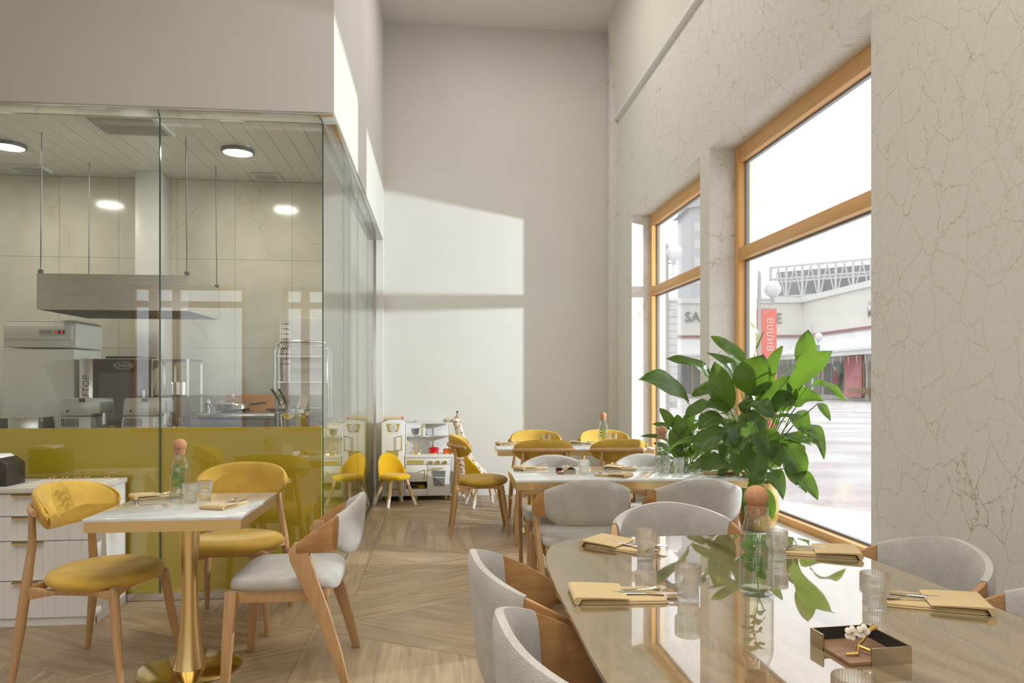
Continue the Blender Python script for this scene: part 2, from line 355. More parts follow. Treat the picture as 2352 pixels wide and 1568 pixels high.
# ------------------------------------------------------------------ floor
M['plank'] = wood('oak_plank', (.46, .34, .215), (.28, .195, .115), .42, (26, 2.2, 26), .13, 1)
M['grout'] = pm('floor_joint', (.30, .22, .15), .8)
XR, YB, ZC = 2.05, 8.43, 5.41
fb = B(); fb.box(-6, XR, -3.0, 4.58, -.1, -.003); fb.box(-.69, XR, 4.58, YB, -.1, -.003)
floor = struct('floor', fb, M['grout'], 'floor of oak planks laid in a tumbling block pattern')
def clip(poly, x0, x1, y0, y1):
    for ax, lim, sg in ((0, x0, 1), (0, x1, -1), (1, y0, 1), (1, y1, -1)):
        out = []
        for i in range(len(poly)):
            a, b = poly[i - 1], poly[i]; da = (a[ax] - lim) * sg; db = (b[ax] - lim) * sg
            if (da >= 0) != (db >= 0):
                t = da / (da - db); out.append((a[0] + t * (b[0] - a[0]), a[1] + t * (b[1] - a[1])))
            if db >= 0: out.append(b)
        poly = out
        if len(poly) < 3: return []
    return poly
def area(p): return abs(sum(p[i - 1][0] * p[i][1] - p[i][0] * p[i - 1][1] for i in range(len(p)))) / 2
def plank(poly, ang):
    c = (sum(p[0] for p in poly) / len(poly), sum(p[1] for p in poly) / len(poly))
    ca, sa = math.cos(-ang), math.sin(-ang)
    loc = []
    for p in poly:
        dx, dy = p[0] - c[0], p[1] - c[1]; d = math.hypot(dx, dy); k = max(0, 1 - .0017 / max(d, .01))
        dx *= k; dy *= k; loc.append((dx * ca - dy * sa, dx * sa + dy * ca))
    B().prism(loc, 'z', -.012, 0).obj('plank', M['plank'], floor, (c[0], c[1], 0), (0, 0, ang), smooth=0)
PW, PS = .94, 1.07; PH = PS / 2
regs = [(-2.75, XR, 1.1, 4.56), (-.503, XR, 4.56, YB)]
for i in range(-4, 5):
    for j in range(-5, 6):
        ox, oy = -.657 + i * PW, 3.95 + i * 1.5 * PS + j * 3 * PS
        for k in range(5):
            a, b = k / 5, (k + 1) / 5
            quads = [([(ox + a * PW, oy - PS - a * PH), (ox + b * PW, oy - PS - b * PH), (ox + b * PW, oy - b * PH), (ox + a * PW, oy - a * PH)], 0),
                     ([(ox, oy + a * PS), (ox + PW, oy + PH + a * PS), (ox + PW, oy + PH + b * PS), (ox, oy + b * PS)], math.atan2(PH, PW) - PI / 2),
                     ([(ox + a * PW, oy + a * PH), (ox + PW + a * PW, oy - PH + a * PH), (ox + PW + b * PW, oy - PH + b * PH), (ox + b * PW, oy + b * PH)], math.atan2(-PH, PW) - PI / 2)]
            for q, ang in quads:
                for rg in regs:
                    c = clip(q, *rg)
                    if c and area(c) > .0025: plank(c, ang)
for y0, y1 in ((4.56, 5.8), (5.8, 7.0), (7.0, 8.2), (8.2, YB)):
    plank([(-.676, y0), (-.505, y0), (-.505, y1), (-.676, y1)], 0)

# ------------------------------------------------------------------ walls and ceiling
struct('wall_back', B().box(-.62, 2.42, YB, YB + .15, -.1, ZC + .1), M['plaster'], 'tall pale plaster back wall behind the play corner')
struct('wall_pier', B().box(1.968, XR + .05, 8.21, YB, 0, ZC), M['crack'], 'narrow crackled plaster pier in the far right corner', bevel=.006)
WINS = ((3.29, 5.37), (5.57, 7.61)); ZS, ZH = .38, 3.08
wr = B()
wr.box(XR, 2.42, -3.0, YB, -.1, ZS); wr.box(XR, 2.42, -3.0, YB, ZH, ZC + .1)
for a, b in ((-3.0, 3.29), (5.37, 5.57), (7.61, YB)): wr.box(XR, 2.42, a, b, ZS, ZH)
struct('wall_right', wr, M['crack'], 'white wall of crackled plaster with gold cracks around the windows', smooth=0)
struct('trim_1', B().prism([(1.926, ZC), (XR - .001, 4.33), (XR - .001, ZC)], 'y', -3.0, 8.21), M['ceil'], 'slanted boxed panel between the window wall and the ceiling', smooth=0)
struct('trim_2', B().prism([(XR - .045, 4.30), (XR, 4.29), (XR, 4.36), (XR - .035, 4.365)], 'y', -3.0, 8.21), M['white'], 'thin white bead under the slanted panel', smooth=0)
struct('ceiling', B().box(-6.1, 2.42, -3.1, YB + .1, ZC, ZC + .1), M['ceil'], 'high plain pale ceiling')
for k, (a, b) in enumerate(WINS):
    struct('trim_%d' % (3 + k), B().box(1.86, 2.27, a + .005, b - .005, ZS - .035, ZS + .001), M['white'], ('pale window ledge carrying the large potted plant', 'pale window ledge carrying the small potted plant')[k], bevel=.004)
struct('wall_left', B().box(-6.15, -6, -3.1, 4.6, -.1, ZC), M['plaster'], 'plain plaster wall at the far left of the dining room')
# rear wall with tall glazing (behind the camera; seen only as reflections and daylight)
rw = B()
RW = ((-4.87, -3.08), (-2.5, -.9), (-.4, 1.6)); RZ = 2.85
rw.box(-6.1, 2.42, -3.15, -3, -.1, .5); rw.box(-6.1, 2.42, -3.15, -3, RZ, ZC)
xs = [-6.1] + [v for w in RW for v in w] + [2.42]
for q in range(0, len(xs), 2): rw.box(xs[q], xs[q + 1], -3.15, -3, .5, RZ)
struct('wall_rear', rw, M['plaster'], 'rear wall with wide windows, seen only in reflections', smooth=0)

# ------------------------------------------------------------------ windows of the right wall
gask = pm('grey_gasket', (.20, .21, .22), .4)
def window(n, y0, y1, label, rear=False):
    t = bpy.data.objects.new('window_%d' % n, None); COL.objects.link(t); tag(t, label, None, None, 'structure')
    X0, X1 = 2.25, 2.345; fw = .062; zm0, zm1 = 2.225, 2.312
    B().box(X0, X1, y0 - .01, y0 + fw, ZS - .01, ZH + .01).obj('stile', M['winwood'], t, bevel=.004)
    B().box(X0, X1, y1 - fw, y1 + .01, ZS - .01, ZH + .01).obj('stile', M['winwood'], t, bevel=.004)
    B().box(X0 + .003, X1, y0 + fw - .002, y1 - fw + .002, ZH - .115, ZH + .01).obj('head_rail', M['winwood_h'], t, bevel=.004)
    B().box(X0 + .003, X1, y0 + fw - .002, y1 - fw + .002, ZS - .01, ZS + .045).obj('bottom_rail', M['winwood_h'], t, bevel=.004)
    B().box(X0 - .004, X1, y0 + fw - .002, y1 - fw + .002, zm0, zm1).obj('mullion', M['winwood_h'], t, bevel=.006)
    for za, zb in ((ZS + .045, zm0), (zm1, ZH - .115)):
        p = B().box(2.318, 2.326, y0 + fw, y1 - fw, za, zb).obj('pane', M['glass'], t, smooth=0)
        g = B()
        for q in ((y0 + fw, y0 + fw + .014, za, zb), (y1 - fw - .014, y1 - fw, za, zb), (y0 + fw, y1 - fw, za, za + .012), (y0 + fw, y1 - fw, zb - .012, zb)):
            g.box(2.305, 2.332, *q)
        g.obj('gasket', gask, p, smooth=0)
    return t
window(1, *WINS[0], 'large pine framed street window beside the big plant')
window(2, *WINS[1], 'narrower looking pine framed window nearer the back wall')
for k, (a, b) in enumerate(RW):
    t = bpy.data.objects.new('window_%d' % (3 + k), None); COL.objects.link(t); tag(t, 'wide rear window number %s from the left, seen only in reflections' % ('one', 'two', 'three')[k], None, None, 'structure')
    for q in ((a, a + .07, .5, RZ), (b - .07, b, .5, RZ), (a + .28, a + .41, .5, RZ), (a + .64, a + .75, .5, RZ)): B().box(q[0], q[1], -3.1, -3.02, q[2], q[3]).obj('stile', M['winwood'], t)
    for q in ((a, b, .5, .57), (a, b, RZ - .07, RZ), (a, b, 2.5, 2.6)): B().box(q[0] + .07, q[1] - .07, -3.095, -3.025, q[2], q[3]).obj('rail', M['winwood_h'], t)
    B().box(a + .05, b - .05, -3.065, -3.06, .55, RZ - .05).obj('pane', M['glass'], t, smooth=0)

# ------------------------------------------------------------------ kitchen box: bulkheads, glass, yellow panels
KF, KX, KH = 4.58, -.70, 2.905
struct('wall_bulkhead_front', B().box(-6, -.612, 4.42, 4.64, KH, ZC), M['plaster'], 'plain wall above the kitchen glass facing the tables', bevel=.004)
struct('wall_bulkhead_side', B().box(-.80, -.612, 4.64, YB, KH, ZC), M['plaster'], 'sunlit side wall above the kitchen glass')
struct('wall_jamb', B().box(-.78, -.612, 8.29, YB, 0, KH), M['plaster'], 'narrow wall return at the end of the side glass')
struct('trim_5', B().box(-6, -.622, 4.43, 4.60, KH - .012, KH), M['steel'], 'brushed metal strip above the front kitchen glass', bevel=.003)
struct('trim_6', B().box(-.715, -.622, 4.60, 8.29, KH - .012, KH), M['steel'], 'brushed metal strip above the side kitchen glass', bevel=.003)
struct('trim_7', B().box(-.715, -.685, 8.262, 8.29, 0, KH - .012), M['steel'], 'slim metal post at the end of the side glass')
struct('trim_8', B().box(-6, -.69, 4.565, 4.60, 0, .045), M['steel'], 'metal base profile under the front glass')
struct('trim_9', B().box(-.715, -.683, 4.60, 8.262, 0, .018), M['steel'], 'metal floor profile under the side glass')
def pane(label, quad, edges, n):
    t = tag(B().box(*quad).obj('glass_pane', M['kglass'], None, smooth=0), label, 'glass pane', 'kitchen glass partition')
    for e in edges: B().box(*e).obj('edge', M['gedge'], t, smooth=0)
    return t
g = .005
pane('front kitchen glass pane left of the vertical seam', (-4.2, -1.661 - g, KF, KF + .01, .045, KH - .012), [(-1.664, -1.658, KF - .001, KF + .011, .05, KH - .014)], 1)
pane('front kitchen glass pane between the seam and the corner', (-1.661 + g, KX, KF, KF + .01, .045, KH - .012), [(KX - .006, KX + .001, KF - .001, KF + .011, .05, KH - .014)], 2)
ys = [4.595, 5.57, 6.53, 7.45, 8.262]
for k in range(4):
    ed = [] if k == 3 else [(KX - .004, KX + .0006, ys[k + 1] - .0015, ys[k + 1] + .0015, .02, KH - .014)]
    pane('side kitchen glass pane, %s from the corner' % ('first', 'second', 'third', 'fourth')[k], (KX - .01, KX, ys[k] + .003, ys[k + 1] - .003, .018, KH - .012), ed, 3 + k)
ZY = 1.032
for a, b, l in ((-4.2, -1.664, 'left'), (-1.658, KX - .014, 'right')):
    struct('wall_panel_front', B().box(a, b, KF + .014, KF + .03, .045, ZY), M['yellow_panel'], 'olive yellow panel behind the %s front glass' % l, smooth=0)
    B().box(a, b, KF + .0305, KF + .034, .045, ZY - .002).obj('backing_sheet', M['steel'], bpy.data.objects['wall_panel_front' if l == 'left' else 'wall_panel_front.001'], smooth=0)
struct('wall_panel_side', B().box(KX - .03, KX - .014, KF + .034, 8.26, .02, ZY), M['yellow_panel'], 'olive yellow panel behind the side glass', smooth=0)
# kitchen shell
KB = 6.15
struct('floor_kitchen', B().box(-6, -.73, 4.62, 8.3, -.1, -.001), pm('kitchen_floor_tile', (.42, .41, .39), .5), 'grey kitchen floor')
struct('wall_kitchen_left', B().box(-4.3, -4.2, 4.62, KB, 0, 2.94), M['white'], 'kitchen end wall on the far left')
struct('wall_side_backing', B().box(-.80, -.735, KB, 8.29, 0, KH - .015), pm('beige_backing', (.82, .80, .71), .6), 'pale wall behind the far side glass')
kb = struct('wall_kitchen', B().box(-4.2, -.735, KB, KB + .1, 0, 2.94), pm('tile_joint', (.52, .50, .43), .6), 'onyx marble tiled back wall of the kitchen')
ti = 0
for ix in range(8):
    for iz in range(4):
        x1 = -.74 - ix * .45; z0 = .14 + iz * .72 - (0 if iz else .14); z1 = min(.14 + (iz + 1) * .72, 2.938)
        B().box(x1 - .448, x1, KB - .014, KB, z0 + .001, z1 - .001).obj('marble_tile', M['kmarble'], kb, smooth=0)
struct('wall_column', B().box(-2.331, -2.144, 5.92, KB - .014, 0, 2.94), M['white'], 'white square column in front of the kitchen marble', bevel=.004)
kc = struct('ceiling_kitchen', B().box(-4.3, -.735, 4.645, KB + .1, 2.955, 3.0), pm('slat_joint', (.45, .44, .40), .6), 'white slatted kitchen ceiling')
cw = pm('white_ceiling_slat', (.70, .69, .63), .3, coat=.3)
for i in range(28):
    x1 = -.74 - i * .125
    B().box(x1 - .122, x1, 4.645, KB - .015, 2.94, 2.955).obj('ceiling_slat', cw, kc, smooth=0)
# ------------------------------------------------------------------ chairs
def arc_band(b, th0, th1, n, plan, zt, zb, tk, k=12, sq=3.0, ends=False):
    """a bent shell: section is a rounded upright slab that follows plan(th)"""
    secs = []
    for i in range(n + 1):
        s = i / n; th = th0 + (th1 - th0) * s
        x, y = plan(th); x2, y2 = plan(th + .001); tx, ty = x2 - x, y2 - y; l = math.hypot(tx, ty); nx, ny = ty / l, -tx / l
        t, q = zt(th), zb(th); h = (t - q) / 2; zc = (t + q) / 2
        e = 1.0
        if ends:
            d = min(s, 1 - s); e = min(1, (d / .12)) ; e = max(.05, math.sqrt(max(0, 1 - (1 - e) ** 2)))
        sec = []
        for px, py in superell(tk * (.35 + .65 * e), h * e, sq, k):
            lean = (zc + py - .5) * .16
            sec.append((x + nx * px + nx * lean * .6, y + ny * px + ny * lean * .6, zc + py))
        secs.append(sec)
    b.loft(secs)
    return b

def make_grey_chair(tub=False):
    t = thing('tub_chair' if tub else 'upholstered_chair', 'x', 'chair')
    ol = superell(.238, .235, 5, 40); dz = -.022
    lay = [(.93, .435), (.985, .442), (1, .455), (1, .468), (.985, .482), (.94, .490), (.6, .494), (.2, .495)]
    st = B().pillow(ol, lay)
    st.v = [(x, y, z + dz - (max(0, y - .16) ** 2) * 3.2 - (max(0, -y - .15) ** 2) * 3.0) for x, y, z in st.v]
    st.obj('seat', M['boucle'], t, (0, .005, 0), smooth=60)
    for sx in (-1, 1): B().box(sx * .205 - .012, sx * .205 + .012, -.19, .20, .36, .415).obj('side_rail', M['oak'], t, bevel=.003)
    for y in (-.17, .195): B().box(-.195, .195, y - .012, y + .012, .36, .41).obj('cross_rail', M['oak'], t, bevel=.003)
    for sx in (-1, 1):
        secs = []
        for z, w, y, x in ((0, .017, .24, .222), (.2, .021, .228, .219), (.415, .025, .213, .214)):
            secs.append([(sx * x + dx * w, y + dy * w, z) for dx, dy in ((-1, -1), (1, -1), (1, 1), (-1, 1))])
        l = B().loft(secs).obj('leg', M['oak'], t, bevel=.004)
        B().cyl((sx * .222, .24), .012, -.0005, .004, 10).obj('glide', M['dark'], l)
    for sx in (-1, 1):
        if tub: pth = [(-.25, .0, .017), (-.225, .2, .021), (-.2, .42, .025)]
        else:   # flat planks that lean forward and sweep up into the arms
            pth = [(-.265, .0, .017), (-.225, .15, .024), (-.17, .32, .032), (-.115, .46, .039), (-.082, .545, .044), (-.074, .59, .042), (-.082, .624, .024)]
        secs = []
        for y, z, w in pth:
            x = .222 + (.03 * min(1, z / .5) if not tub else -.02 * z)
            hw = .013 if not tub else w
            secs.append([(sx * (x - hw), y - w, z), (sx * (x + hw), y - w, z), (sx * (x + hw), y + w, z), (sx * (x - hw), y + w, z)])
        l = B().loft(secs).obj('leg', M['oak'], t, bevel=.004)
        B().box(sx * .222 - .01, sx * .222 + .01, pth[0][0] - .012, pth[0][0] + .012, -.0005, .004).obj('glide', M['dark'], l)
    def plan(th):
        a = min(abs(th), PI / 2); q = (math.sin(a) ** 2.6 + max(0, math.cos(a)) ** 2.6) ** (1 / 2.6)
        return (math.copysign(.252 * math.sin(a) / q, th), -.05 - .235 * max(0, math.cos(a)) / q + max(0, abs(th) - PI / 2) * .26)
    if tub:
        def zt(th): a = abs(th); return .80 - .175 * min(1, a / 1.75) ** 1.75
        def zf(th): return .435
        def zw(th): a = abs(th); return .435 + .13 * max(0, (a - 1.1) / .62) ** 1.6
        E1, E2 = .98, 1.72
    else:
        def zt(th): a = abs(th); return .79 - .172 * max(0, min(1, (a - .12) / 1.40)) ** 1.6
        def zf(th): a = abs(th); return .545 + .045 * (a / .86) ** 5
        def zw(th): a = abs(th); return .575 + .005 * a
        E1, E2 = .86, 1.50
    arc_band(B(), -E1, E1, 34, plan, lambda t_: zt(t_) + .004, lambda t_: zf(t_) - .004, .0225, 14, 3.5).obj('backrest', M['boucle'], t, smooth=60)
    for sx in (-1, 1):
        arc_band(B(), sx * (E1 - .02), sx * E2, 16, plan, zt, zw, .0125, 10, 5).obj('arm', M['walnut'], t, smooth=50)
    return t

def make_yellow_chair():
    t = thing('dining_chair', 'x', 'chair')
    prof = [(.02, -.034), (.19, -.034), (.228, -.027), (.246, -.01), (.25, .004), (.243, .02), (.222, .031), (.18, .035), (.1, .031), (.01, .029)]
    B().lathe(prof, 40, (0, 0, .44), 1.0, .94, True).obj('seat', M['velvet'], t, (0, .01, 0), smooth=60)
    for sx in (-1, 1):
        l = B().tube([(sx * .215, .235, 0), (sx * .198, .205, .2), (sx * .18, .175, .41)], [.0125, .02, .0215], 12).obj('leg', M['oak'], t)
        l = B().tube([(sx * .235, -.262, 0), (sx * .224, -.228, .25), (sx * .212, -.212, .42), (sx * .185, -.205, .60), (sx * .168, -.222, .753)], [.0125, .0205, .021, .017, .013], 12).obj('leg', M['oak'], t)
        # side apron curved under the seat
        a = B()
        a.prism([(-.225, .365), (-.225, .425), (-.1, .412), (.1, .412), (.19, .42), (.19, .37), (.1, .392), (-.08, .392)], 'x', -.011, .011)
        a.obj('apron', M['oak'], t, (sx * .197, 0, 0), (0, 0, sx * .05), bevel=.003)
    B().prism([(-.19, .37), (-.19, .425), (.19, .425), (.19, .37), (.09, .398), (-.09, .398)], 'y', -.011, .011).obj('apron', M['oak'], t, (0, .172, 0), bevel=.003)
    B().prism([(-.2, .37), (-.2, .425), (.2, .425), (.2, .37), (.09, .398), (-.09, .398)], 'y', -.011, .011).obj('apron', M['oak'], t, (0, -.205, 0), bevel=.003)
    # back pad: bent ellipse
    R = .262; A = 1.16
    secs = []; n = 30
    for i in range(n + 1):
        s = -1 + 2 * i / n; e = max(.03, (1 - abs(s) ** 2.4) ** .5); th = s * A; hh = .100 * e; tk = .021 * (.4 + .6 * e)
        sec = []
        for u, v in superell(tk, hh, 2.8, 14):
            lean = v * .30
            r = R + u + lean - .012 * (v / .093) ** 2
            sec.append((r * math.sin(th), .015 - r * math.cos(th), .748 + v - .012 * abs(s) ** 2))
        secs.append(sec)
    pad = B().loft(secs).obj('backrest', M['velvet'], t, smooth=60)
    # piping that runs round the rim of the pad
    pts = []
    for i in range(64):
        a = 2 * PI * i / 64; s = math.cos(a) * .985; v = .091 * math.copysign(abs(math.sin(a)) ** .9, math.sin(a)) * 1.0
        th = s * A; e = max(.03, (1 - min(1, abs(s)) ** 2.4) ** .5); v = math.copysign(.094 * e, v)
        r = R - .012 + v * .30; pts.append((r * math.sin(th), .015 - r * math.cos(th), .748 + v - .012 * s * s))
    B().tube(pts, .0045, 6, closed=True).obj('piping', M['velvet'], pad)
    # wooden rail behind the pad
    pts = []
    for i in range(21):
        s = -1 + 2 * i / 20; th = s * 1.02; r = R + .032
        pts.append((r * math.sin(th), .015 - r * math.cos(th),   .760 - .012 * s * s))
    B().tube(pts, [.019 - .004 * abs(-1 + 2 * i / 20) ** 4 for i in range(21)], 12, flat=.8).obj('rail', M['oak'], t, smooth=50)
    return t

def make_kid_chair():
    t = thing('kids_chair', 'x', 'chair')
    prof = [(.01, -.03), (.13, -.03), (.155, -.018), (.162, 0), (.152, .018), (.12, .027), (.01, .03)]
    B().lathe(prof, 32, (0, 0, .30), 1, .96, True).obj('seat', M['kidfab'], t, (0, .02, 0), smooth=60)
    secs = []; n = 24
    for i in range(n + 1):
        s = -1 + 2 * i / n; th = s * 1.42; top = .275 + .262 * (1 - abs(s) ** 1.8) ** .8; bot = .262
        zc, h = (top + bot) / 2, (top - bot) / 2 + .002; r0 = .158
        sec = []
        for u, v in superell(.011, h, 4, 12):
            r = r0 + u + (zc + v - .27) * .12 * math.cos(th)
            sec.append((r * math.sin(th), .005 - r * math.cos(th), zc + v))
        secs.append(sec)
    B().loft(secs).obj('backrest', M['kidfab'], t, smooth=50)
    for sx in (-1, 1):
        for sy in (-1, 1):
            p0 = Vector((sx * .165, .015 + sy * .15, 0)); p1 = Vector((sx * .09, .015 + sy * .085, .272)); q = p0.lerp(p1, .3)
            l = B().tube([q, p1], [.0175, .019], 12).obj('leg', kid_leg, t)
            B().tube([p0, q], [.016, .0177], 12).obj('white_tip', M['white_toy'], l)
    return t
kid_leg = wood('birch', (.74, .56, .33), (.68, .50, .28), .5, (50, 50, 4), .03)

GC = make_grey_chair(); TC = make_grey_chair(True); YC = make_yellow_chair(); KC = make_kid_chair()
used = set()
def put(proto, x, y, face, label, group):
    """face: heading of the seat front, degrees counter-clockwise from +x"""
    rz = math.radians(face - 90)
    if proto.name in used: return dup(proto, (x, y, 0), rz, label, group)
    used.add(proto.name); proto.location = (x, y, 0); proto.rotation_euler = (0, 0, rz); tag(proto, label, 'chair', group); return proto
gt_ = 'grey tub chairs at the stone table'
gy, gg, gk = 'mustard velvet dining chairs', 'grey woven chairs with bent wooden arms', 'yellow childrens chairs'
put(YC, -1.515, 3.51, -13, 'mustard velvet chair in front of the white drawer cabinet', gy)
put(YC, -1.09, 4.11, -90, 'mustard velvet chair with its back to the yellow glass panel', gy)
put(GC, -.665, 3.45, 180, 'grey chair at the right of the small square marble table', gg)
put(YC, .37, 6.46, 0, 'mustard chair at the left end of the rear marble table', gy)
put(YC, .865, 6.065, 88, 'left of the two mustard chairs between the two long marble tables', gy)
put(YC, 1.49, 6.055, 92, 'right of the two mustard chairs between the two long marble tables', gy)
put(YC, .92, 6.76, -90, 'left mustard chair on the far side of the rear marble table', gy)
put(YC, 1.58, 6.74, -90, 'right mustard chair on the far side of the rear marble table', gy)
put(GC, .79, 4.11, 92, 'left grey chair on the near side of the middle marble table', gg)
put(GC, 1.42, 4.09, 88, 'right grey chair on the near side of the middle marble table', gg)
put(GC, .80, 4.81, -90, 'left grey chair on the far side of the middle marble table', gg)
put(GC, 1.47, 4.83, -90, 'right grey chair on the far side of the middle marble table', gg)
put(TC, .42, 2.19, 3, 'farther grey tub chair on the left side of the glossy stone table', gt_)
put(TC, .45, 1.58, 3, 'nearest grey tub chair on the left side of the glossy stone table', gt_)
put(TC, .955, 2.70, -90, 'grey tub chair at the far head of the glossy stone table', gt_)
put(TC, 1.35, 2.19, 182, 'grey tub chair between the stone table and the crackled wall', gt_)
put(TC, 1.33, 1.60, 180, 'grey tub chair at the right edge, mostly cut off, by the stone table', gt_)
put(KC, -.462, 7.875, -58, 'yellow kids chair in front of the white toy fridge', gk)
put(KC, .46, 7.72, 12, 'yellow kids chair half hidden beside the mustard chair, seen from behind', gk)

# ------------------------------------------------------------------ tables
def pedestal(t, x, y, dr=.24):
    B().lathe([(.01, 0), (dr, 0), (dr, .006), (dr - .012, .011), (.01, .012)], 48, (x, y, 0), cap=True).obj('base_plate', M['brass_d'], t)
    prof = [(.072, .012), (.068, .03), (.056, .09), (.044, .19), (.037, .31), (.035, .42), (.037, .52), (.042, .60), (.048, .66), (.052, .69)]
    B().lathe(prof, 36, (x, y, 0), cap=True).obj('column', M['brass'], t, smooth=50)
def marble_table(cx, cy, w, d, peds, label, rz=0, dr=.225):
    t = thing('marble_table', label, 'table', (cx, cy, 0), rz, 'brass and marble tables')
    B().box(-w / 2, w / 2, -d / 2, d / 2, .736, .75).obj('marble_top', M['marble'], t, bevel=.002)
    e = .003
    for q in ((-w / 2 + e, w / 2 - e, -d / 2 + e, -d / 2 + .02), (-w / 2 + e, w / 2 - e, d / 2 - .02, d / 2 - e), (-w / 2 + e, -w / 2 + .02, -d / 2 + .02, d / 2 - .02), (w / 2 - .02, w / 2 - e, -d / 2 + .02, d / 2 - .02)):
        B().box(*q, .692, .736).obj('brass_edge', M['brass'], t, smooth=0)
    B().box(-w / 2 + .02, w / 2 - .02, -d / 2 + .02, d / 2 - .02, .7, .735).obj('underside', M['darkwood'], t, smooth=0)
    for x in peds: pedestal(t, x, 0, dr)
    return t
marble_table(-1.127, 3.47, .628, .665, (0,), 'small square marble table with a brass edge and trumpet foot')
marble_table(1.125, 4.42, 1.36, .64, (-.34, .34), 'long marble and brass table in the middle with four grey chairs', -.03, .19)
marble_table(1.16, 6.335, 1.32, .63, (-.34, .34), 'long marble and brass table farthest back with mustard chairs', -.03, .15)

# glossy stone table in the foreground
def stone_mat():
    m, nt, N, L, P = new_mat('travertine')
    tc = N.new('ShaderNodeTexCoord'); mp = N.new('ShaderNodeMapping'); mp.inputs['Rotation'].default_value = (0, 0, .55); mp.inputs['Scale'].default_value = (5.2, .9, 1); L.new(tc.outputs['Object'], mp.inputs[0])
    nd = N.new('ShaderNodeTexNoise'); nd.inputs['Scale'].default_value = 1.6; nd.inputs['Detail'].default_value = 3; L.new(tc.outputs['Object'], nd.inputs[0])
    ad = N.new('ShaderNodeVectorMath'); ad.operation = 'MULTIPLY_ADD'; ad.inputs[1].default_value = (1.6, 1.0, 0); L.new(nd.outputs['Color'], ad.inputs[0]); L.new(mp.outputs[0], ad.inputs[2])
    n = N.new('ShaderNodeTexNoise'); n.inputs['Scale'].default_value = 1.5; n.inputs['Detail'].default_value = 8; n.inputs['Roughness'].default_value = .6; L.new(ad.outputs[0], n.inputs[0])
    r = ramp(N, [(.30, (.09, .055, .03)), (.42, (.22, .15, .08)), (.52, (.32, .235, .13)), (.59, (.23, .19, .11)), (.70, (.44, .335, .195))]); L.new(n.outputs[0], r.inputs[0]); L.new(r.outputs[0], P.inputs['Base Color'])
    P.inputs['Roughness'].default_value = .035; P.inputs['Coat Weight'].default_value = 1; P.inputs['Coat Roughness'].default_value = .0; P.inputs['Coat IOR'].default_value = 2.0
    return m
t = thing('stone_table', 'large glossy beige stone table with rounded corners in the foreground', 'table', (.845, 1.46, 0))
def stone_outline(k=64):
    out = []
    for x, y in superell(.505, 1.125, 7, k): out.append((x * (1.06 - .075 * (y / 1.125) ** 2) * 1.0, y))
    return out
so = stone_outline(96)
B().pillow(so, [(.965, .722), (.985, .726), (1, .740), (1, .746), (.9975, .75)]).obj('stone_top', stone_mat(), t, smooth=30)
for y in (-.6, .6):
    B().lathe([(.01, 0), (.17, 0), (.17, .008), (.01, .012)], 40, (0, y, 0), cap=True).obj('base_plate', M['brass_d'], t)
    B().lathe([(.10, .012), (.07, .2), (.06, .45), (.09, .722)], 28, (0, y, 0), cap=True).obj('column', M['brass'], t)
# ------------------------------------------------------------------ tableware
TZ = .7501
MESH = {}
def shared(key, fn):
    if key not in MESH: MESH[key] = fn()
    return MESH[key]
def tumbler_mesh():
    return B().lathe([(.0258, 0), (.0268, .003), (.0266, .038), (.0325, .0425), (.0332, .046), (.0332, .088), (.0322, .09), (.0308, .088), (.0306, .048), (.0244, .041), (.0240, .01), (.002, .009)], 144, cap=True, rib=.018, nrib=36).mesh('tumbler', M['tumbler'], 50)
def tumbler(x, y, label, group='ribbed water tumblers', s=1.0):
    o = link('tumbler', shared('tumbler', tumbler_mesh), None, (x, y, TZ), (0, 0, random.random()))
    return tag(o, label, 'glass', group)
def mint_leaf(n=5):
    pass
def leaf_mesh(name, base, tip, w, nh, bend, mat, wave=.0, nu=9, nv=8, fold=.22, prof=1.0):
    base, tip, nh = Vector(base), Vector(tip), Vector(nh)
    d = tip - base; L = d.length; d.normalize()
    side = d.cross(nh)
    if side.length < .05: side = d.cross(Vector((.3, .5, .8)))
    side.normalize(); up = side.cross(d).normalized()
    vs, uv, fs = [], [], []
    ph = random.random() * 6
    for i in range(nu + 1):
        t = i / nu
        ww = w * .5 * max(.012, 2.3 * (t ** .6) * (1 - t) ** .8) * prof
        c = base + d * (L * t) + up * (bend * L * 4 * t * (1 - t)) - Vector((0, 0, 1)) * (abs(bend) * L * .25 * t ** 4)
        for j in range(nv + 1):
            u = -1 + 2 * j / nv
            z = fold * ww * (abs(u) ** 1.3) + wave * w * math.sin(ph + 9 * t + (2 if u > 0 else 0)) * u * u
            vs.append(c + side * (ww * u) + up * z); uv.append((u, t))
    for i in range(nu):
        for j in range(nv):
            a = i * (nv + 1) + j; fs.append((a, a + 1, a + nv + 2, a + nv + 1))
    me = bpy.data.meshes.new(name); me.from_pydata([tuple(v) for v in vs], [], fs)
    l = me.uv_layers.new(name='uv')
    for p in me.polygons:
        for li in p.loop_indices: l.data[li].uv = uv[me.loops[li].vertex_index]
    return finish(me, mat, 80)
